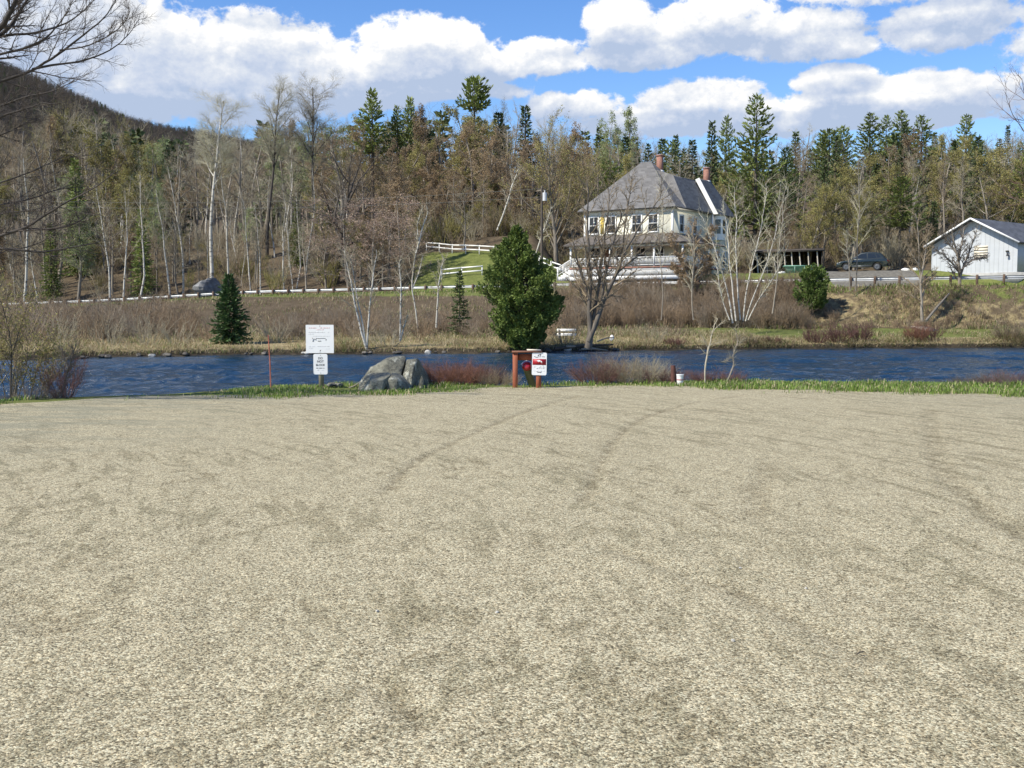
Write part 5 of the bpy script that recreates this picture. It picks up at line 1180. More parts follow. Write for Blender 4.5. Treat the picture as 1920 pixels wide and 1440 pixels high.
b = MB(); b.tube([(-.75, -.04, 2.12), (-.75, -.22, 2.18)], [.05, .05], 8); b.tube([(-.75, -.2, 2.02), (-.75, -.2, 1.72)], [.06, .11], 10); b.b6(-.98, -.72, -.10, -.01, 2.1, 2.2); b.obj('wall_lamp', mat('black_metal', (.03, .03, .032), .5, .1, 3), SHED)
b = MB(); b.b6(.01, .06, 2.2, 5.2, .42, 2.5); b.obj('garage_door', mat('shed_door', (.55, .57, .57), .6, .08, 2), SHED)

# ================================================================== open dark pole shed with leaning pale posts, and green skip
PS = thing('pole_shed', (W(1480, 515, 121)[0], 121, fh(W(1480, 515, 121)[0], 121)), 'open dark pole shed with pale posts right of the house', 'pole shed', R(-14)); p0 = PXM(121)
b = MB(); b.addm(slab([(-4.2, -1.9, 2.75), (3.7, -1.9, 2.85), (3.7, 3.2, 3.3), (-4.2, 3.2, 3.2)], .16)); b.obj('roof', DARKBARK, PS)
b = MB(); b.b6(-4.0, 3.5, 3.0, 3.15, -.3, 3.1); b.b6(-4.0, -3.9, -1.5, 3.0, -.3, 2.9); b.b6(3.4, 3.5, -1.5, 3.0, -.3, 2.9); b.obj('wall', mat('tarred_boards', (.05, .042, .035), .9, .3, 2), PS)
for k, x in enumerate((-3.6, -2.6, -1.75, -.6, .15, 1.0, 1.95, 2.9)):
    b = MB(); b.tube([(x + .22 + .05 * (k % 3), -1.5, -.2), (x, -1.5, 2.72)], [.08, .07], 7); b.obj('post', mat('peeled_pole', (.55, .50, .42), .8, .2, 2), PS)
TEAL = mat('teal_paint', (.16, .33, .26), .55, .15, 2)
sk_ = W(1497, 512, 113); SKIP = thing('skip', (sk_[0], 113, fh(sk_[0], 113)), 'teal-green open skip standing in front of the dark pole shed', 'skip', R(-6))
b = MB(); o_ = [(-1.45, -.75, 1.05), (1.45, -.75, 1.05), (1.45, .75, 1.05), (-1.45, .75, 1.05)]; i_ = [(-1.15, -.6, .12), (1.15, -.6, .12), (1.15, .6, .12), (-1.15, .6, .12)]
b.add(i_ + o_, [(3, 2, 1, 0), (0, 1, 5, 4), (1, 2, 6, 5), (2, 3, 7, 6), (3, 0, 4, 7)]); b.add([(x * .96, y * .94, z) for x, y, z in i_ + o_], [(0, 1, 2, 3), (4, 5, 1, 0), (5, 6, 2, 1), (6, 7, 3, 2), (7, 4, 0, 3)]); b.obj('body', TEAL, SKIP)
b = MB()
for y in (-.78, .78): b.b6(-1.5, 1.5, y - .05, y + .05, .98, 1.1)
for x in (-1.48, 1.48): b.b6(x - .05, x + .05, -.73, .73, .98, 1.1)
for x in (-.5, .5): b.bar((x, -.68, .2), (x, -.80, 1.0), .08, .06)
b.obj('rim', TEAL, SKIP)
rock('white_sack', (sk_[0] - 1.9, 112.6, fh(sk_[0] - 1.9, 112.6) + .25), (.42, .32, .36), 15, WHITEP, 'bulging white sack beside the teal-green skip', 'sack', rough=.5)
for (px, nm, sz_) in ((1695, 'white_sack', (.5, .3, .22)), (1712, 'white_sack', (.38, .3, .28))):
    rock(nm, ((px - 960) / F * 99, 99, fh((px - 960) / F * 99, 99) + .12), sz_, px, WHITEP, 'flat white sack lying between the car and the shed' if px < 1700 else 'rounded white sack nearer to the shed', 'sack', rough=.4)

# ================================================================== dark car (crossover), front to the left
CARP = mat('dark_green_car_paint', (.020, .028, .026), .25, .1, 2, coat=.6, metal=.3); CARB = mat('black_plastic', (.015, .015, .015), .6, .1, 3); TYRE = mat('tyre_rubber', (.018, .018, .018), .9, .2, 5); RIM = mat('alloy_rim', (.16, .165, .17), .45, .1, 4, metal=.6); TINT = mat('tinted_glass', (.014, .018, .018), .05, .1, 1, spec=.7)
cp = W(1617, 514, 100); cz = fh(cp[0], 100); CAR = thing('parked_car', (cp[0], 100, cz + .03), 'dark green crossover car parked on the driveway, nose to the left', 'car', math.pi - R(24))
# local +x is the nose; profile in (x,z)
low = [(-2.20, .42), (-2.28, .62), (-2.24, .95), (-2.16, 1.08), (2.02, .80), (2.24, .66), (2.28, .48), (2.20, .32), (-2.1, .32)]
def arch(cx):
    return [(cx + .42 * math.cos(a), .34 + .42 * math.sin(a)) for a in np.linspace(-.05, math.pi + .05, 10)]
prof_ = [(-2.16, .34)] + [(-2.28, .60), (-2.27, .85), (-2.20, 1.02), (-1.7, 1.06), (.0, 1.02), (1.05, .98), (1.75, .88), (2.12, .74), (2.26, .58), (2.24, .36)] + arch(1.38) + arch(-1.36)
b = MB(); ys_ = [(-.80, .96), (-.90, 1.0), (-.905, 1.0), (.905, 1.0), (.90, 1.0), (.80, .96)]
P = np.array(prof_); n_ = len(P); rings = []
for y, s in ((-.91, 1.0), (.91, 1.0)): rings.append(np.stack([P[:, 0], np.full(n_, y), P[:, 1]], 1))
import mathutils
tri = mathutils.geometry.tessellate_polygon([[Vector((x, z, 0)) for x, z in prof_]])
b.add(np.vstack(rings), [(i, (i + 1) % n_, n_ + (i + 1) % n_, n_ + i) for i in range(n_)]); b.add(rings[0], [tuple(t_) for t_ in tri]); b.add(rings[1], [tuple(reversed(t_)) for t_ in tri])
me = b.mesh('car_body', CARP); bm = bmesh.new(); bm.from_mesh(me); bmesh.ops.remove_doubles(bm, verts=bm.verts, dist=.001); bmesh.ops.recalc_face_normals(bm, faces=bm.faces); bm.to_mesh(me); bm.free()
co = link('body', me, CAR); bv = co.modifiers.new('b', 'BEVEL'); bv.width = .05; bv.segments = 3; bv.limit_method = 'ANGLE'; bv.angle_limit = R(35)
# cabin: tapered greenhouse
g0_ = [(-2.15, 1.02), (1.0, .98)]; ring_b = [(-2.16, 1.03), (-1.9, 1.04), (-.3, 1.02), (1.08, .97)]; ring_t = [(-1.62, 1.60), (-1.25, 1.66), (-.45, 1.70), (.12, 1.62)]
def cabin(off, wb, wt):
    V = [(x, -wb, z) for x, z in ring_b] + [(x, -wt, z) for x, z in ring_t] + [(x, wb, z) for x, z in ring_b] + [(x, wt, z) for x, z in ring_t]
    Fq = [(i, i + 1, 5 + i, 4 + i) for i in range(3)] + [(12 + i, 13 + i, 9 + i, 8 + i) for i in range(3)] + [(4 + i, 5 + i, 13 + i, 12 + i) for i in range(3)] + [(0, 4, 12, 8), (3, 11, 15, 7)]; return V, Fq
b = MB(); V, Fq = cabin(0, .86, .66); b.add(V, Fq); me = b.mesh('cabin', CARP); bm = bmesh.new(); bm.from_mesh(me); bmesh.ops.recalc_face_normals(bm, faces=bm.faces); bm.to_mesh(me); bm.free(); co = link('cabin', me, CAR); bv = co.modifiers.new('b', 'BEVEL'); bv.width = .04; bv.segments = 2; bv.limit_method = 'ANGLE'; bv.angle_limit = R(30)
def lerp_side(x, z, s, off=.012):
    t = (z - 1.0) / .66; return (x, s * (.86 - .20 * t + off), z)
for s in (-1, 1):
    for nm, q in (('side_window', [(.78, 1.06), (.10, 1.52), (-.42, 1.58), (-.46, 1.09)]), ('side_window', [(-.54, 1.09), (-.50, 1.58), (-1.12, 1.55), (-1.30, 1.12)]), ('side_window', [(-1.37, 1.13), (-1.20, 1.53), (-1.42, 1.48), (-1.72, 1.20)])):
        bb = MB(); pts = [lerp_side(x, z, s) for x, z in q]; bb.add(pts, [(0, 1, 2, 3)] if s < 0 else [(3, 2, 1, 0)]); bb.obj(nm, TINT, CAR)
    bb = MB(); bb.box((.82, s * .98, 1.05), (.16, .16, .13)); bb.obj('mirror', CARP, CAR)
    for cx in (1.38, -1.36):
        wv = MB(); wv.tube([(cx, s * .69, .34), (cx, s * .71, .34), (cx, s * .89, .34), (cx, s * .91, .34)], [.31, .345, .345, .32], 24); wo_ = wv.obj('wheel', TYRE, CAR, False)
        rv = MB(); rv.tube([(cx, s * .90, .34), (cx, s * .918, .34)], [.235, .225], 20)
        for k in range(5):
            a = k * 1.2566 + .3; rv.bar((cx, s * .925, .34), (cx + .22 * math.cos(a), s * .925, .34 + .22 * math.sin(a)), .05, .015)
        rv.obj('rim', RIM, wo_)
    bb = MB(); bb.b6(1.98, 2.20, min(s * .55, s * .86), max(s * .55, s * .86), .62, .73); bb.obj('headlight', mat('headlamp_glass', (.5, .52, .54), .15, .1, 3), CAR)
    bb = MB(); bb.b6(-2.295, -2.12, min(s * .55, s * .88), max(s * .55, s * .88), .82, .94); bb.obj('tail_light', mat('tail_lamp_red', (.25, .015, .012), .2, .1, 3), CAR)
    bb = MB(); bb.b6(-.86, .88, s * .905 - .012, s * .905 + .012, .36, .44); bb.obj('sill', mat('sill_trim', (.16, .17, .17), .4, .1, 3, metal=.5), CAR)
bb = MB(); bb.add([(-2.12, -.70, 1.12), (-2.12, .70, 1.12), (-1.68, .58, 1.55), (-1.68, -.58, 1.55)], [(3, 2, 1, 0)]); V = np.concatenate(bb.V); 
bb = MB(); bb.add(V + np.array((-.02, 0, .012)), [(0, 3, 2, 1)]); bb.obj('rear_window', TINT, CAR)
bb = MB(); bb.add(np.array([(.98, -.72, 1.03), (.98, .72, 1.03), (.20, .58, 1.56), (.20, -.58, 1.56)]) + np.array((.02, 0, .015)), [(0, 1, 2, 3)]); bb.obj('windscreen', TINT, CAR)
bb = MB(); bb.b6(-2.33, -2.20, -.80, .80, .40, .62); bb.obj('bumper', CARB, CAR); bb = MB(); bb.b6(2.18, 2.31, -.78, .78, .34, .50); bb.obj('bumper', CARB, CAR)

# ================================================================== near shore: signs, dry hydrant, boulders, stakes
POSTG = mat('grey_post_wood', (.24, .215, .15), .9, .3, 3, stretch=(4, 4, 1), bump=.3); SIGNW = mat('white_sign_sheet', (.82, .82, .81), .45, .03, 3); INK = mat('black_ink', (.02, .02, .022), .6, .1, 3); REDP = mat('red_sign_paint', (.36, .012, .022), .5, .08, 3); REDI = mat('faded_red_ink', (.62, .30, .28), .6, .1, 3); GREYI = mat('faded_grey_ink', (.60, .60, .60), .6, .08, 3)
def plate(wd, hg, r, th=.004):
    P = []
    for cx, cz_, a0 in ((wd/2-r, hg/2-r, 0), (-wd/2+r, hg/2-r, 90), (-wd/2+r, -hg/2+r, 180), (wd/2-r, -hg/2+r, 270)):
        for k in range(6): a = R(a0 + 18 * k); P.append((cx + r * math.cos(a), th, cz_ + r * math.sin(a)))
    b = MB(); b.prism(P, (0, -th, 0)); return b
D1 = 21.6; s0_ = W(602, 727, D1); sgz = nh(s0_[0], D1)
SIGN = thing('sign_post', (s0_[0], D1, sgz), 'wooden post with a large square white sign above a smaller white one', 'sign')
zz = lambda y: float(W(602, y, D1)[2]) - sgz
b = MB(); b.b6(-.045, .045, .0, .09, -.3, zz(612)); b.obj('post', POSTG, SIGN)
pl = plate(.565, zz(609) - zz(662), .012).obj('large_sign', SIGNW, SIGN); pl.location = (-.012, -.010, (zz(609) + zz(662)) / 2)
pl2 = plate(.285, zz(663.5) - zz(702), .035).obj('small_sign', SIGNW, SIGN); pl2.location = (-.005, -.010, (zz(663.5) + zz(702)) / 2)
def dashes(parent, rows, m, seed, nm='printed_lines'):
    rg = random.Random(seed); b = MB()
    for (x0, x1, z, h, gap) in rows:
        x = x0
        while x < x1:
            l = rg.uniform(.02, .06); 
            if rg.random() > gap: b.b6(x, min(x1, x + l), -.0016, -.0006, z - h / 2, z + h / 2)
            x += l + rg.uniform(.006, .014)
    return b.obj(nm, m, parent)
dashes(pl, [(-.22, .21, .222, .012, .02)], REDI, 1); dashes(pl, [(-.06, .09, .185, .008, .0)], REDI, 2)
dashes(pl, [(-.23, .19, .135, .010, .25), (-.23, -.12, .10, .008, .1), (-.2, .21, .055, .006, .1), (-.23, -.10, -.155, .008, .15), (-.06, .22, -.15, .008, .25), (-.22, -.14, -.185, .008, .1), (-.02, .2, -.20, .006, .4)], GREYI, 3)
for bx_, bz_ in ((0, .262), (0, -.262)):
    b = MB(); b.tube([(bx_, -.0005, bz_), (bx_, -.006, bz_)], [.009, .007], 10); b.obj('bolt', STEEL, pl)
for bz_ in (.178, -.178):
    b = MB(); b.tube([(0, -.0005, bz_), (0, -.006, bz_)], [.008, .006], 10); b.obj('bolt', STEEL, pl2)
# outline drawing in the middle of the large sign
b = MB(); path = [(-.15, .02), (-.135, -.005), (-.145, -.055), (-.125, -.045), (-.12, .005), (-.07, -.025), (-.08, .012), (0, .006), (.07, .014), (.11, .008), (.135, -.015), (.12, -.035)]
for (a, c) in zip(path[:-1], path[1:]): b.bar((a[0], -.0012, a[1]), (c[0], -.0012, c[1]), .0012, .009)
b.b6(-.04, .03, -.0018, -.0006, -.05, -.037); b.b6(.0, .02, -.0018, -.0006, -.245, -.225); b.obj('outline_drawing', INK, pl)
for s_, z, sz_ in (('DO', .118, .062), ('NOT', .052, .062), ('BLOCK', -.018, .056)): text_part(s_, sz_, pl2, (0, -.001, z), INK, wt=.0012)
dashes(pl2, [(-.085, .085, -.080, .014, .08)], INK, 5); dashes(pl2, [(-.08, .07, -.120, .009, .15)], GREYI, 6)
# red-brown timber frame with the hydrant sign
D2 = 21.8; f0 = W(966, 727, D2); fz = nh(f0[0], D2); RBW = mat('red_brown_stain', (.29, .085, .038), .8, .25, 2.5, stretch=(4, 4, 1), bump=.3)
FR = thing('timber_frame', (f0[0], D2, fz), 'red-brown timber frame of two posts and a cap board around the dry hydrant', 'frame'); px1 = (1010 - 966) * D2 / F; ht = float(W(966, 661, D2)[2]) - fz
for x in (0, px1): 
    b = MB(); b.b6(x - .052, x + .052, -.05, .05, -.3, ht); b.obj('post', RBW, FR)
b = MB(); b.b6(-.07, px1 + .07, -.075, .075, ht, ht + .035); b.obj('cap_board', mat('cap_board_wood', (.17, .075, .045), .85, .3, 3, bump=.2), FR)
b = MB(); b.b6(-.02, px1 + .02, .05, .075, ht - .16, ht - .03); b.obj('crosspiece', RBW, FR)
b = MB(); b.bar((.24, -.02, ht + .056), (.52, .01, ht + .046), .07, .03); tag(b.obj('wood_strip', PLY), 'pale wood strip lying on top of the red-brown frame', 'wood strip').location = tuple(FR.location)
s1_ = plate(.30, .462, .03).obj('hydrant_sign', SIGNW, FR); s1_.location = (px1 + .012, -.062, float(W(1011, 682, D2)[2]) - fz); s1_.rotation_euler = (0, R(1.2), 0)
b = MB(); b.b6(-.138, .138, -.0016, -.0005, -.022, .10); b.obj('red_band', REDP, s1_)
b = MB(); pts = [(.055, -.018), (.052, .03), (.03, .055), (-.005, .062)]
for a, c in zip(pts[:-1], pts[1:]): b.bar((a[0], -.0024, a[1]), (c[0], -.0024, c[1]), .0012, .028)
b.prism([(-.005, -.0018, .090), (-.058, -.0018, .063), (-.005, -.0018, .034)], (0, -.0012, 0)); b.obj('arrow', SIGNW, s1_)
b = MB()
for a, c in (((-.11, .150), (-.06, .132)), ((-.06, .132), (-.02, .140)), ((-.035, .175), (.03, .198)), ((.03, .198), (.005, .135)), ((-.01, .19), (-.03, .15)), ((.045, .147), (.11, .145))): b.bar((a[0], -.0015, a[1]), (c[0], -.0015, c[1]), .0012, .010)
b.obj('emblem', INK, s1_)
dashes(s1_, [(-.11, .12, -.060, .018, .12), (-.10, .12, -.090, .020, .12), (-.11, .12, -.145, .008, .1)], GREYI, 8)
b = MB(); 
for a, c in (((-.05, -.155), (-.02, -.175)), ((-.02, -.175), (.0, -.168)), ((.0, -.168), (.025, -.180)), ((.025, -.180), (.05, -.16))): b.bar((a[0], -.0015, a[1]), (c[0], -.0015, c[1]), .0012, .012)
b.obj('small_emblem', INK, s1_)
# dry hydrant
h0 = W(1000, 728, D2 + .25); hz_ = nh(h0[0], D2 + .25); hy = thing('dry_hydrant', (h0[0], D2 + .25, hz_), 'olive leaning dry hydrant pipe with a red and white cap inside the red-brown frame', 'hydrant')
OLV = mat('olive_paint', (.105, .11, .035), .6, .25, 4); tp = W(988, 690, D2 + .15) - np.array(hy.location)
b = MB(); b.tube([(.02, 0, -.3), (.0, 0, 0), tuple(np.array(tp) * .55), tuple(tp)], [.088, .088, .086, .084], 18); b.obj('pipe', OLV, hy, True)
ax_ = np.array((-.10, -.80, .55)); ax_ /= np.linalg.norm(ax_); c0 = np.array(tp) + np.array((0, 0, .02))
b = MB(); b.tube([tuple(c0 - ax_ * .02), tuple(c0 + ax_ * .03), tuple(c0 + ax_ * .08), tuple(c0 + ax_ * .11), tuple(c0 + ax_ * .115)], [.095, .105, .10, .06, .01], 20); b.obj('cap', mat('glossy_red_paint', (.30, .012, .018), .22, .15, 5, coat=.4), hy, True)
b = MB(); ring = []
sd_ = np.cross(ax_, (0, 0, 1.)); sd_ /= np.linalg.norm(sd_); upv = np.cross(sd_, ax_)
arc = [tuple(c0 + ax_ * .045 + (sd_ * math.cos(a) + upv * math.sin(a)) * .11) for a in np.linspace(.25, math.pi - .25, 14)]
b.tube(arc, [.016] * 14, 8); b.obj('white_collar', WHITEP, hy, True)
b = MB(); 
for a, c, r_ in (((-.06, -.05, .32), (.01, -.06, .02), .010), ((-.105, -.06, .22), (-.16, -.08, .01), .009), ((-.16, .02, .62), (-.10, .0, .42), .007)): b.tube([a, c], [r_, r_ * .8], 6)
b.obj('chain_rods', mat('pale_rod', (.58, .56, .44), .6, .1, 5), hy)
# orange marker stake
k0 = W(508, 728, 21.8); kz = nh(k0[0], 21.8); tp = W(503, 628, 21.8); b = MB(); v_ = np.array(tp) - np.array((k0[0], 21.8, kz))
b.tube([(0, 0, -.15), tuple(v_ * .5 + (.008, 0, 0)), tuple(v_)], [.014, .013, .009], 8); o = b.obj('marker_stake', mat('orange_red_stake', (.42, .12, .075), .6, .25, 4)); o.location = (k0[0], 21.8, kz); tag(o, 'thin orange-red marker stake leaning slightly in the grass left of the sign post', 'stake')
# white bucket and dark red stump
k0 = W(1275, 719, 22.6); kz = nh(k0[0], 22.6); r_ = .072; JUG = thing('white_bucket', (k0[0], 22.6, kz), 'small white bucket with a red band in the grass at the lot edge', 'bucket')
b = MB(); b.tube([(0, 0, 0), (0, 0, .10), (0, 0, .17), (0, 0, .215)], [r_ * .86, r_ * .95, r_, r_ * 1.02], 18); b.tube([(0, 0, .20), (0, 0, .222)], [r_ * 1.12, r_ * 1.12], 18); b.obj('tub', WHITEP, JUG)
b = MB(); b.tube([(0, 0, .100), (0, 0, .118)], [r_ * .99, r_ * 1.0], 18, 0, False); b.obj('red_band', REDP, JUG)
k0 = W(1262, 720, 22.9); kz = nh(k0[0], 22.9); b = MB(); b.tube([(0, 0, -.1), (.01, 0, .2), (-.005, 0, .40)], [.062, .058, .05], 9); o = b.obj('stump', mat('red_brown_stump', (.11, .045, .035), .9, .3, 5)); o.location = (k0[0], 22.9, kz); tag(o, 'dark red-brown wooden stump just behind the white bucket', 'stump')

# boulders
GRAN = bpy.data.materials.new('grey_granite'); GRAN.use_nodes = True; t = NT(GRAN.node_tree); p_ = t.N['Principled BSDF']; v = t.n('ShaderNodeTexCoord').outputs['Object']
c = t.ramp(t.m('ADD', t.m('MULTIPLY', t.noise(v, 2.6, 5, .65), .65), t.m('MULTIPLY', t.noise(v, 26, 4, .7), .35)), [(.36, (.062, .060, .045)), (.5, (.150, .146, .110)), (.66, (.27, .262, .20))])
li = t.sstep(t.noise(t.mapping(v, (1, 1, 1), (0, 0, 0), (3, 1, 2)), 4.2, 6, .75), .56, .64); c = t.mix(t.m('MULTIPLY', li, .75), c, (.46, .46, .38)); ck = t.sstep(t.m('ABSOLUTE', t.m('SUBTRACT', t.noise(v, 2.2, 4, .6, .8), .5)), .0, .014); c = t.mix(ck, (.035, .033, .028), c); t.L.new(c, p_.inputs['Base Color']); p_.inputs['Roughness'].default_value = .9
bp = t.n('ShaderNodeBump'); bp.inputs['Strength'].default_value = .9; bp.inputs['Distance'].default_value = .05; t.L.new(t.noise(v, 9, 6, .7), bp.inputs['Height']); t.L.new(bp.outputs[0], p_.inputs['Normal'])
def hull_rock(pts, seed, cuts=4, amp=.018, bev=.02):
    bm = bmesh.new()
    for q in pts: bm.verts.new(q)
    r = bmesh.ops.convex_hull(bm, input=bm.verts); bmesh.ops.delete(bm, geom=[e for e in r['geom_interior'] if isinstance(e, bmesh.types.BMVert)], context='VERTS')
    bmesh.ops.dissolve_limit(bm, angle_limit=R(4), verts=bm.verts, edges=bm.edges); bmesh.ops.bevel(bm, geom=list(bm.edges), offset=bev, segments=2, profile=.6, affect='EDGES'); bmesh.ops.triangulate(bm, faces=bm.faces)
    for _ in range(5):
        es = [e for e in bm.edges if e.calc_length() > .07]
        if not es: break
        bmesh.ops.subdivide_edges(bm, edges=es, cuts=1); bmesh.ops.triangulate(bm, faces=bm.faces)
    bm.normal_update()
    for v_ in bm.verts:
        x, y, z = v_.co; k = float(vnoise(np.array(x * 1.0 + z * .7), np.array(y + z * .9), 7, seed)) + .6 * float(vnoise(np.array(x + z), np.array(y - z * 1.3), 19, seed + 1)); v_.co += v_.normal * k * amp
    b = MB(); bm.verts.index_update(); b.add([v_.co[:] for v_ in bm.verts], [tuple(v_.index for v_ in f.verts) for f in bm.faces]); bm.free(); return b
def boulder(name, chunks, label, D0, m=GRAN):
    ref = W(chunks[0][0][0], 730, D0); root_loc = np.array((ref[0], D0, nh(ref[0], D0))); b = MB()
    for k, ch in enumerate(chunks): b.addm(hull_rock([tuple(W(px, py, D) - root_loc) for px, py, D in ch], 90 + 7 * k + len(name)))
    o = b.obj(name, m, None, True); o.location = root_loc; 
    try: o.data.set_sharp_from_angle(angle=R(32))
    except Exception: pass
    return tag(o, label, 'boulder')
boulder('split_boulder', [[(684, 736, 21.75), (683, 706, 21.8), (694, 688, 21.9), (712, 680, 21.95), (725, 671, 22.1), (757, 666.5, 22.25), (761, 671, 22.2), (752, 700, 21.75), (748, 736, 21.7), (714, 700, 21.65), (726, 676, 21.9), (690, 730, 22.6), (730, 672, 22.7), (758, 674, 22.8), (752, 736, 22.7), (700, 690, 22.5)],
    [(759, 736, 21.72), (755, 703, 21.78), (763, 674, 22.05), (779, 676, 21.85), (783.5, 672.5, 21.95), (775, 690, 21.6), (771, 718, 21.5), (771, 736, 21.48), (792, 690, 22.8), (808, 712, 22.95), (821, 736, 23.1), (785, 675, 22.4), (763, 677, 22.7), (818, 736, 23.3), (765, 736, 22.9)]], 'large split grey granite boulder on the grass verge', 21.9)
boulder('round_boulder', [[(670, 740, 21.3), (674, 716, 21.3), (684, 702, 21.35), (700, 697, 21.45), (728, 698, 21.45), (734, 702, 21.3), (720, 712, 21.1), (700, 716, 21.05), (676, 738, 21.05), (715, 740, 21.0), (690, 738, 21.8), (730, 735, 21.8), (725, 700, 21.75)],
    [(722, 740, 21.2), (722, 712, 21.2), (733, 700, 21.35), (742, 698, 21.45), (757, 704, 21.5), (771, 720, 21.45), (776, 740, 21.4), (745, 712, 21.1), (742, 740, 21.05), (750, 735, 21.8), (735, 703, 21.75)]], 'low rounded grey boulder lying in front of the split boulder', 21.4)
boulder('pointed_stone', [[(783, 736, 21.6), (786, 716, 21.62), (791, 703, 21.7), (795, 714, 21.65), (799, 736, 21.6), (790, 736, 21.45), (792, 736, 21.85), (791, 706, 21.75)]], 'small pointed grey stone leaning on the split boulder', 21.6)
rock('flat_stone', tuple(W(621, 721, 21.9)), (.14, .10, .05), 41, GRAN, 'flat grey stone right behind the sign post', rough=.3); rock('flat_stone', tuple(W(634, 722, 22.0)), (.11, .09, .05), 42, GRAN, 'second flat grey stone nearer to the boulders than the sign post', rough=.3)
b = MB(); b.tube([tuple(W(654, 727, 21.7)), tuple(W(664, 724, 21.75)), tuple(W(676, 716, 21.6))], [.012, .015, .012], 6); tag(b.obj('stick', GREYWOOD, None, True), 'pale stick lying in the grass left of the boulders', 'stick')

# shrubs on the near shore
for i, (px, D, h, sprd, n, mt, lab) in enumerate(((822, 23.0, .50, 1.0, 60, TW_RED, 'red-twigged shrub just right of the split boulder'), (860, 23.3, .52, 1.1, 70, TW_RED, 'red-twigged shrub midway between the boulder and the red-brown frame'), (896, 23.5, .50, 1.0, 60, TW_MAROON, 'brownish-red shrub left of the red-brown frame'), (934, 23.2, .34, 1.0, 46, TW_BROWN, 'low brown shrub beside the left post of the red-brown frame'),
      (1120, 23.6, .55, 1.0, 60, TW_MAROON, 'maroon leafless shrub right of the hydrant sign'), (1160, 23.8, .62, 1.1, 70, TW_BROWN, 'taller brown leafless shrub in the middle of the lot edge'), (1205, 23.6, .58, 1.1, 60, TW_GREY, 'grey leafless shrub left of the white bucket'), (1242, 23.4, .38, .9, 50, TW_MAROON, 'low maroon shrub next to the dark red-brown stump'), (1345, 23.5, .36, 1.2, 50, TW_MAROON, 'low maroon shrub under the dead sapling'),
      (118, 19.6, .74, .5, 30, TW_MAROON, 'dense maroon-brown shrub at the left end of the gravel edge'), (60, 19.6, .28, 1.3, 34, TW_DARK, 'low dark shrub left of the dense maroon-brown shrub'), (1860, 23.2, .30, 2.6, 90, TW_DARK, 'low dark spreading shrub at the right end of the lot edge'), (1905, 23.4, .36, 2.0, 70, TW_MAROON, 'low maroon shrub at the right edge of the view'))):
    x = (px - 960) / F * D; hk = 1.12 * h - nh(x, D); shrub(px, 725, D, hk, lab, mt, 900 + i, n=int(n * 1.5), spread=sprd * h / hk, br=6, r=.0048, sub=3, z=nh(x, D) - .02)
b_ = (3, .035, .08)
for i, (px, D, h, lab) in enumerate(((10, 20.6, 2.45, 'tall yellowish-brown budding bush at the left edge above the water'), (-45, 20.2, 2.7, 'budding bush half outside the left edge of the view'), (62, 21.3, 1.9, 'shorter olive-brown budding bush standing before the far bank at the left'))):
    x = (px - 960) / F * D; shrub(px, 725, D, h, lab, [TW_BROWN, BUD_OLIVE], 930 + i, n=9, spread=.75, br=9, r=.010, sub=5, z=nh(x, D) - .02, leaf=(3, .045, .10), name='budding_bush', cat='bush')
traced('dead_sapling', [[(1322, 722, 3.5), (1322, 690, 4), (1325, 670, 4), (1329, 652, 4.5), (1334, 630, 2.5), (1340, 610, 2.2), (1346, 597, 1.6)], [(1329, 655, 2.5), (1324, 645, 2), (1319, 637, 1.6)], [(1336, 622, 1.6), (1347, 610, 1.3), (1360, 600, .8)], [(1331, 648, 1.2), (1344, 644, 1), (1354, 640, .7)]], 22.9, 'dead pale sapling with a knobbly top at the lot edge', 'sapling', mat('dead_bark', (.42, .37, .28), .9, .3, 8), TW_GREY, [None, L_(7, .22, .7, .5, 4, .16, .05, .4, .25, .99, rmin=.005), L_(4, .5, .6, .7, 2, .15, .03, .5, .2, 1, rmin=.0035)], 950, depth=.1, wk=.85)
traced('dead_sapling', [[(1362, 718, 2.5), (1370, 700, 3.2), (1376, 682, 3.2), (1374, 668, 3), (1380, 652, 2.2), (1384, 640, 1.6)], [(1383, 648, 1.5), (1382, 628, 1.2), (1376, 614, .8)], [(1384, 646, 1.2), (1390, 640, .8)], [(1340, 676, 1), (1350, 679, 1.4), (1362, 678, 1.2), (1370, 672, 1)]], 23.0, 'crooked thin grey sapling right of the dead pale sapling', 'sapling', GREYWOOD, TW_GREY, [None, L_(8, .22, .7, .5, 4, .16, .05, .4, .25, .99, rmin=.005), L_(4, .5, .6, .7, 2, .15, .03, .5, .2, 1, rmin=.0035)], 951, depth=.1, wk=.95)
traced('sapling', [[(20, 748, 5), (20, 700, 4.5), (22, 660, 4), (18, 620, 3.5), (8, 580, 2.5), (-5, 545, 1.5)], [(22, 665, 3), (34, 630, 2.5), (46, 590, 2), (60, 550, 1)], [(21, 690, 2), (10, 670, 1.5), (2, 650, 1)]], 19.5, 'dark slender sapling at the left edge in front of the water', 'sapling', DARKBARK, [TW_BROWN, BUD_OLIVE], THIN, 952, depth=.3, leafspec=(2, .035, .08), zb=nh(-9.1, 19.5) - .05)
traced('sapling', [[(115, 746, 4), (121, 720, 3.5), (130, 690, 3), (137, 668, 2.5), (143, 645, 1.2)], [(128, 695, 2), (120, 675, 1.5), (116, 655, 1)]], 19.4, 'thin dark sapling rising from the dense maroon-brown shrub', 'sapling', DARKBARK, TW_DARK, THIN, 953, depth=.2)

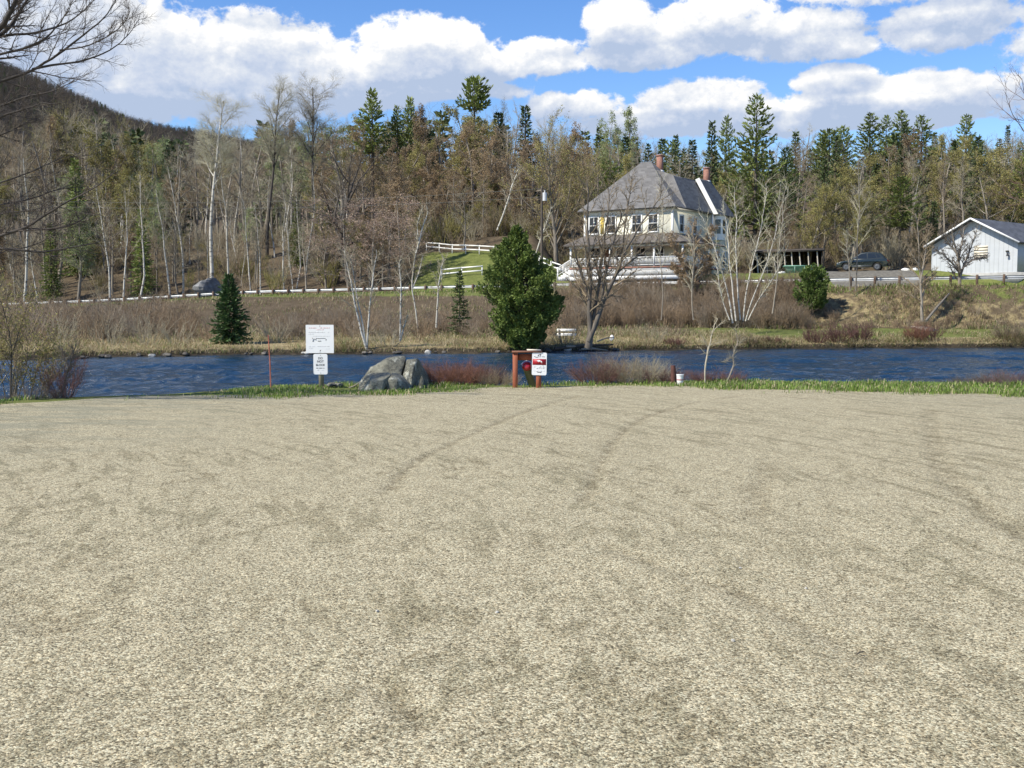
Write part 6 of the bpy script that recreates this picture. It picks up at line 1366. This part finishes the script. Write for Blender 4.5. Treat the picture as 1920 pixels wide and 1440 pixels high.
# overhanging tree rooted just outside the left edge
OVER = [L_(12, .24, .6, .5, 5, .12, .07, .3, .15, .99, rmin=.006, taper=-.35, lmax=1.3), L_(8, .42, .6, .6, 4, .14, .06, .35, .12, 1, rmin=.0042), L_(5, .42, .6, .8, 3, .14, .05, .5, .1, 1, rmin=.003)]
tk = (-225, 660, 26); limbs = [[(-230, 745, 40), (-226, 600, 34), (-222, 420, 30), (-215, 250, 24), (-200, 100, 16), (-190, -60, 8)],
    [(-214, 260, 14), (-120, 170, 12), (-40, 90, 11), (12, 42, 9), (40, 0, 6), (60, -50, 3)], [(-60, 108, 8), (20, 52, 7), (36, 20, 5), (55, -14, 3)],
    [(-214, 250, 11), (-100, 200, 8), (-30, 162, 6), (35, 139, 5), (75, 120, 4.5), (112, 94, 4), (150, 62, 3), (185, 32, 2.2), (205, -2, 1.5), (216, -30, 1)], [(60, 130, 4.5), (100, 121, 4), (150, 116, 3.2), (195, 100, 2.5), (228, 78, 1.8), (247, 55, 1.3), (262, 28, .8)], [(112, 94, 3), (160, 88, 2.4), (205, 66, 1.8), (230, 45, 1.4), (244, 15, .9)],
    [(-205, 150, 9), (-80, 90, 7), (0, 66, 5), (60, 62, 4), (110, 46, 3), (150, 20, 2), (178, -15, 1.2)], [(-210, 180, 9), (-90, 130, 6), (0, 100, 4.5), (40, 92, 4), (85, 68, 3), (120, 34, 2), (142, -8, 1.2)], [(-212, 240, 8), (-90, 215, 6), (0, 200, 4), (50, 180, 3), (95, 172, 2), (140, 150, 1.2)],
    [(-218, 400, 8), (-100, 300, 6), (0, 218, 4), (45, 205, 3), (80, 190, 2), (104, 196, 1)], [(-221, 480, 11), (-120, 462, 8), (-40, 452, 6.5), (0, 443, 5.5), (48, 428, 5), (90, 400, 4), (140, 372, 3), (200, 345, 1.8), (222, 320, 1)], [(48, 428, 4), (90, 431, 3.5), (135, 422, 2.8), (163, 404, 1.5)],
    [(-222, 500, 9), (-100, 478, 6), (0, 466, 4.5), (40, 468, 4), (82, 474, 3.5), (130, 466, 2.8), (182, 456, 1.6), (205, 452, .9)], [(-220, 440, 8), (-90, 380, 5), (0, 340, 3), (58, 320, 2.4), (98, 300, 1.6), (120, 280, .9)], [(-221, 450, 8), (-90, 410, 5), (0, 385, 3.2), (60, 374, 2.6), (120, 354, 1.8), (165, 350, .9)], [(-215, 300, 8), (-80, 280, 5), (0, 255, 3), (40, 240, 2), (70, 222, 1)], [(-221, 470, 7), (-80, 440, 4), (0, 400, 2.5), (50, 396, 2), (88, 388, 1)]]
traced('overhanging_tree', limbs, 18.0, 'bare tree at the left edge whose dark branches overhang the view', 'tree', mat('black_bark', (.05, .042, .036), .9, .3, 3), mat('overhang_twigs', (.075, .06, .05), .85, .25, 3), [None] + OVER, 960, depth=.9, wk=1.05, zb=nh(-10.7, 18) - .1)
traced('reddish_tree', [[(2080, 760, 26), (2075, 560, 22), (2065, 380, 16), (2050, 240, 10), (2030, 100, 4)], [(2070, 420, 8), (2000, 340, 5), (1950, 290, 3), (1915, 240, 2), (1888, 190, 1.2), (1884, 150, .8)], [(2068, 360, 7), (1990, 270, 4), (1940, 215, 2.5), (1915, 170, 1.6), (1908, 140, .8)], [(2072, 480, 7), (2000, 430, 4), (1950, 395, 2.5), (1900, 372, 1.6), (1868, 360, .8)], [(2072, 470, 6), (1990, 400, 3.5), (1930, 350, 2), (1905, 320, 1)], [(1990, 270, 3), (1950, 240, 2), (1910, 222, 1.2), (1890, 226, .8)]],
    24.0, 'bare reddish twigs of a tree reaching in at the right edge', 'tree', DARKBARK, mat('reddish_twigs', (.16, .095, .075), .85, .25, 3), [None, L_(9, .26, .6, .5, 4, .12, .07, .3, .3, .99, rmin=.006, taper=-.35, lmax=1.4), L_(6, .45, .6, .6, 3, .14, .06, .35, .12, 1, rmin=.005)], 961, depth=.9, zb=nh(13.4, 22) - .3)
# scattered single stones and twigs on the gravel
rg = random.Random(5)
for i, (px, py) in enumerate(((1628, 1240), (1382, 1213), (703, 1153), (1520, 1110), (931, 1155), (1394, 1070))):
    D = EYE * F / (py - HOR); x = (px - 960) / F * D
    if i == 0:
        b = MB(); b.tube([(-.02, 0, .004), (0, .01, .012), (.022, .02, .010)], [.003, .004, .002], 5); o = b.obj('twig', DARKBARK); o.location = (x, D, nh(x, D)); tag(o, 'short dark twig lying on the gravel at the lower right', 'twig')
    else: rock('pebble', (x, D, nh(x, D) + .004), (.011, .010, .008), 60 + i, ROCKL, 'pale pebble, larger than the gravel around it, lying on the lot', 'pebble', 'pale pebbles on the lot')
